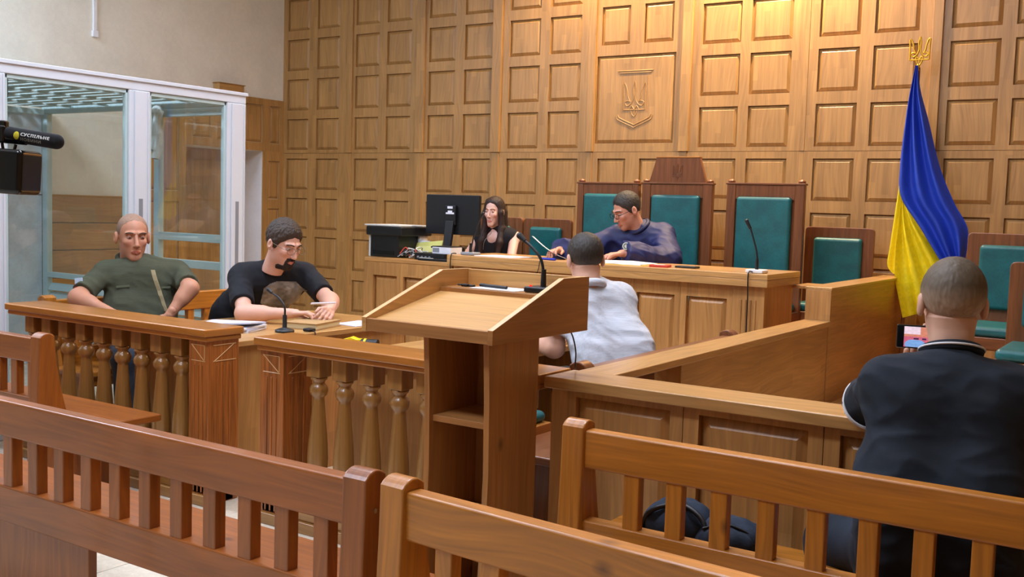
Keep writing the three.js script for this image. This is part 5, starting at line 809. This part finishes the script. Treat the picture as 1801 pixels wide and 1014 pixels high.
// man in the white shirt, seen from behind
{
  const p = person('man in a white short-sleeved shirt seen from behind beyond the lectern', {
    backOnly: true, fwd: [-0.72, -0.7], pel: V(-2.3, 0.55, -4.42), waist: V(-2.34, 0.75, -4.46), shL: V(-2.58, 1.01, -4.36), shR: V(-2.39, 0.995, -4.63), elL: V(-2.6, 0.76, -4.33), elR: V(-2.5, 0.77, -4.8), wrL: V(-2.8, 0.765, -4.42), wrR: V(-2.74, 0.76, -4.78), bulk: 1.05,
    head: { c: V(-2.535, 1.185, -4.49), f: [-0.74, -0.16, -0.66], up: [-0.06, 1, 0], s: 1.08 }, hands: { L: { d: [-0.9, 0, -0.3], n: [0, -1, 0], c: 0.3 }, R: { d: [-0.9, 0, 0.2], n: [0, -1, 0], c: 0.3 } },
    sleeve: 0.7, slack: 0.028, fold: 0.009, skin: 0xd8a78e, shirtMat: cloth([206, 212, 222], 200), pantsMat: darkPants, hair: { col: 0x2d261f, col2: 0x54483c, th: 0.008, line: 0.085, back: 1.1, mixY: -0.02 } });
  const cl = []; for (let i = 0; i <= 14; i++) { const a = 0.5 + 5.28 * i / 14; cl.push(p.toW(0.064 * Math.sin(a), -0.122 - 0.016 * Math.cos(a), -0.034 + 0.062 * Math.cos(a))); } p.put('collar', tube(cl, 0.02, 40, 8), cloth([208, 214, 224], 203));
}
// man taking a photograph
{
  const p = person('man in a navy polo shirt seen from behind photographing with a phone', {
    backOnly: true, fwd: [-0.2, -1], pel: V(-0.54, 0.53, -2.92), waist: V(-0.545, 0.7, -2.97), shL: V(-0.715, 0.975, -2.99), shR: V(-0.385, 0.975, -3.08), elL: V(-0.8, 0.865, -3.18), elR: V(-0.36, 0.88, -3.27), wrL: V(-0.712, 0.94, -3.43), wrR: V(-0.6, 0.95, -3.47), bulk: 1.06, belly: 0.125,
    knL: V(-0.86, 0.47, -3.09), knR: V(-0.35, 0.5, -3.09), anL: V(-0.84, 0.1, -3.0), anR: V(-0.36, 0.1, -3.0),
    head: { c: V(-0.575, 1.195, -3.14), f: [-0.38, -0.06, -0.92], up: [0.02, 1, 0], s: 1.05 }, hands: { L: { d: [0.12, 0.99, -0.05], n: [0.25, 0, 0.97], c: 0.06 }, R: { d: [-0.4, 0.85, 0], n: [0.2, 0, 0.97], c: 0.12 } },
    sleeve: 0.82, slack: 0.03, fold: 0.008, skin: 0xd2a389, shirtMat: cloth([22, 31, 42], 210), pantsMat: cloth([26, 36, 50], 212), hair: { col: 0x5c4e3c, col2: 0xa88d74, th: 0.009, line: 0.085, back: 1.15, mixY: 0.025, rough: 0.0012, top: 0.3 } });
  const cl = (r, y) => { const c = []; for (let i = 0; i <= 14; i++) { const a = 0.7 + 4.9 * i / 14; c.push(p.toW(r * Math.sin(a), y - 0.024 * Math.cos(a), -0.035 + r * 0.98 * Math.cos(a))); } return c; };
  put2(p, 'collar', tube(cl(0.067, -0.122), 0.016, 40, 8), cloth([20, 28, 38], 214)); put2(p, 'collar_stripe', tube(cl(0.082, -0.117), 0.0034, 44, 6), M.white);
  for (const [s, e, t] of [[V(-0.715, 0.975, -2.99), V(-0.8, 0.865, -3.18), 0.82]]) { const c = s.clone().lerp(e, t), d = e.clone().sub(s).normalize(), u = d.clone().cross(V(0, 1, 0)).normalize(), w = d.clone().cross(u); for (const [f, r] of [[-0.004, 0.079], [-0.018, 0.08]]) { const ring = []; for (let i = 0; i < 22; i++) { const a = i / 22 * 6.283; ring.push(c.clone().addScaledVector(d, f).addScaledVector(u, r * Math.cos(a)).addScaledVector(w, r * Math.sin(a))); } put2(p, 'cuff_stripe', tube(ring, 0.003, 60, 6, true), M.white); } }
}
function put2(p, n, g, m) { return p.put(n, g, m); }
{ // phone held up in landscape
  const t = thing('smartphone', 'black smartphone with a lit picture held by the man in navy', 'phone', [-0.703, 1.071, -3.4], 0.24);
  mesh('case', bx(-0.075, 0.075, -0.037, 0.037, -0.009, 0, 'x', 0.006), M.blackGloss, t);
  const tx = dataTex(128, (u, v) => { let c = [214, 120, 104]; if (v > 0.62 && u < 0.4) c = [226, 200, 214]; else if (v > 0.5) c = [204, 128, 104]; else if (v < 0.35 && u < 0.55 && Math.hypot(u - 0.28, v - 0.12) < 0.26) c = [120, 160, 214]; else if (v < 0.3 && u > 0.55) c = [232, 116, 96]; else c = [196, 96, 120]; if (v > 0.36 && v < 0.44 && (Math.abs(u - 0.3) < 0.06 || Math.abs(u - 0.5) < 0.05)) c = [60, 40, 70]; const k = 0.95 + 0.1 * pnoise(u, v, 20, 20, 230); return c.map(q => q * k); }, 1, true, 64);
  const sg = new THREE.PlaneGeometry(0.118, 0.064); sg.translate(0.006, 0, 0.0008);
  mesh('screen', sg, std({ color: 0x050505, roughness: 0.2, emissive: 0xffffff, emissiveMap: tx, emissiveIntensity: 0.9 }), t);
}

scene.traverse(o => { if (o.isMesh) { o.castShadow = true; o.receiveShadow = true; } if (o.isLight && o.castShadow !== undefined) o.castShadow = true; });
renderer.render(scene, camera);
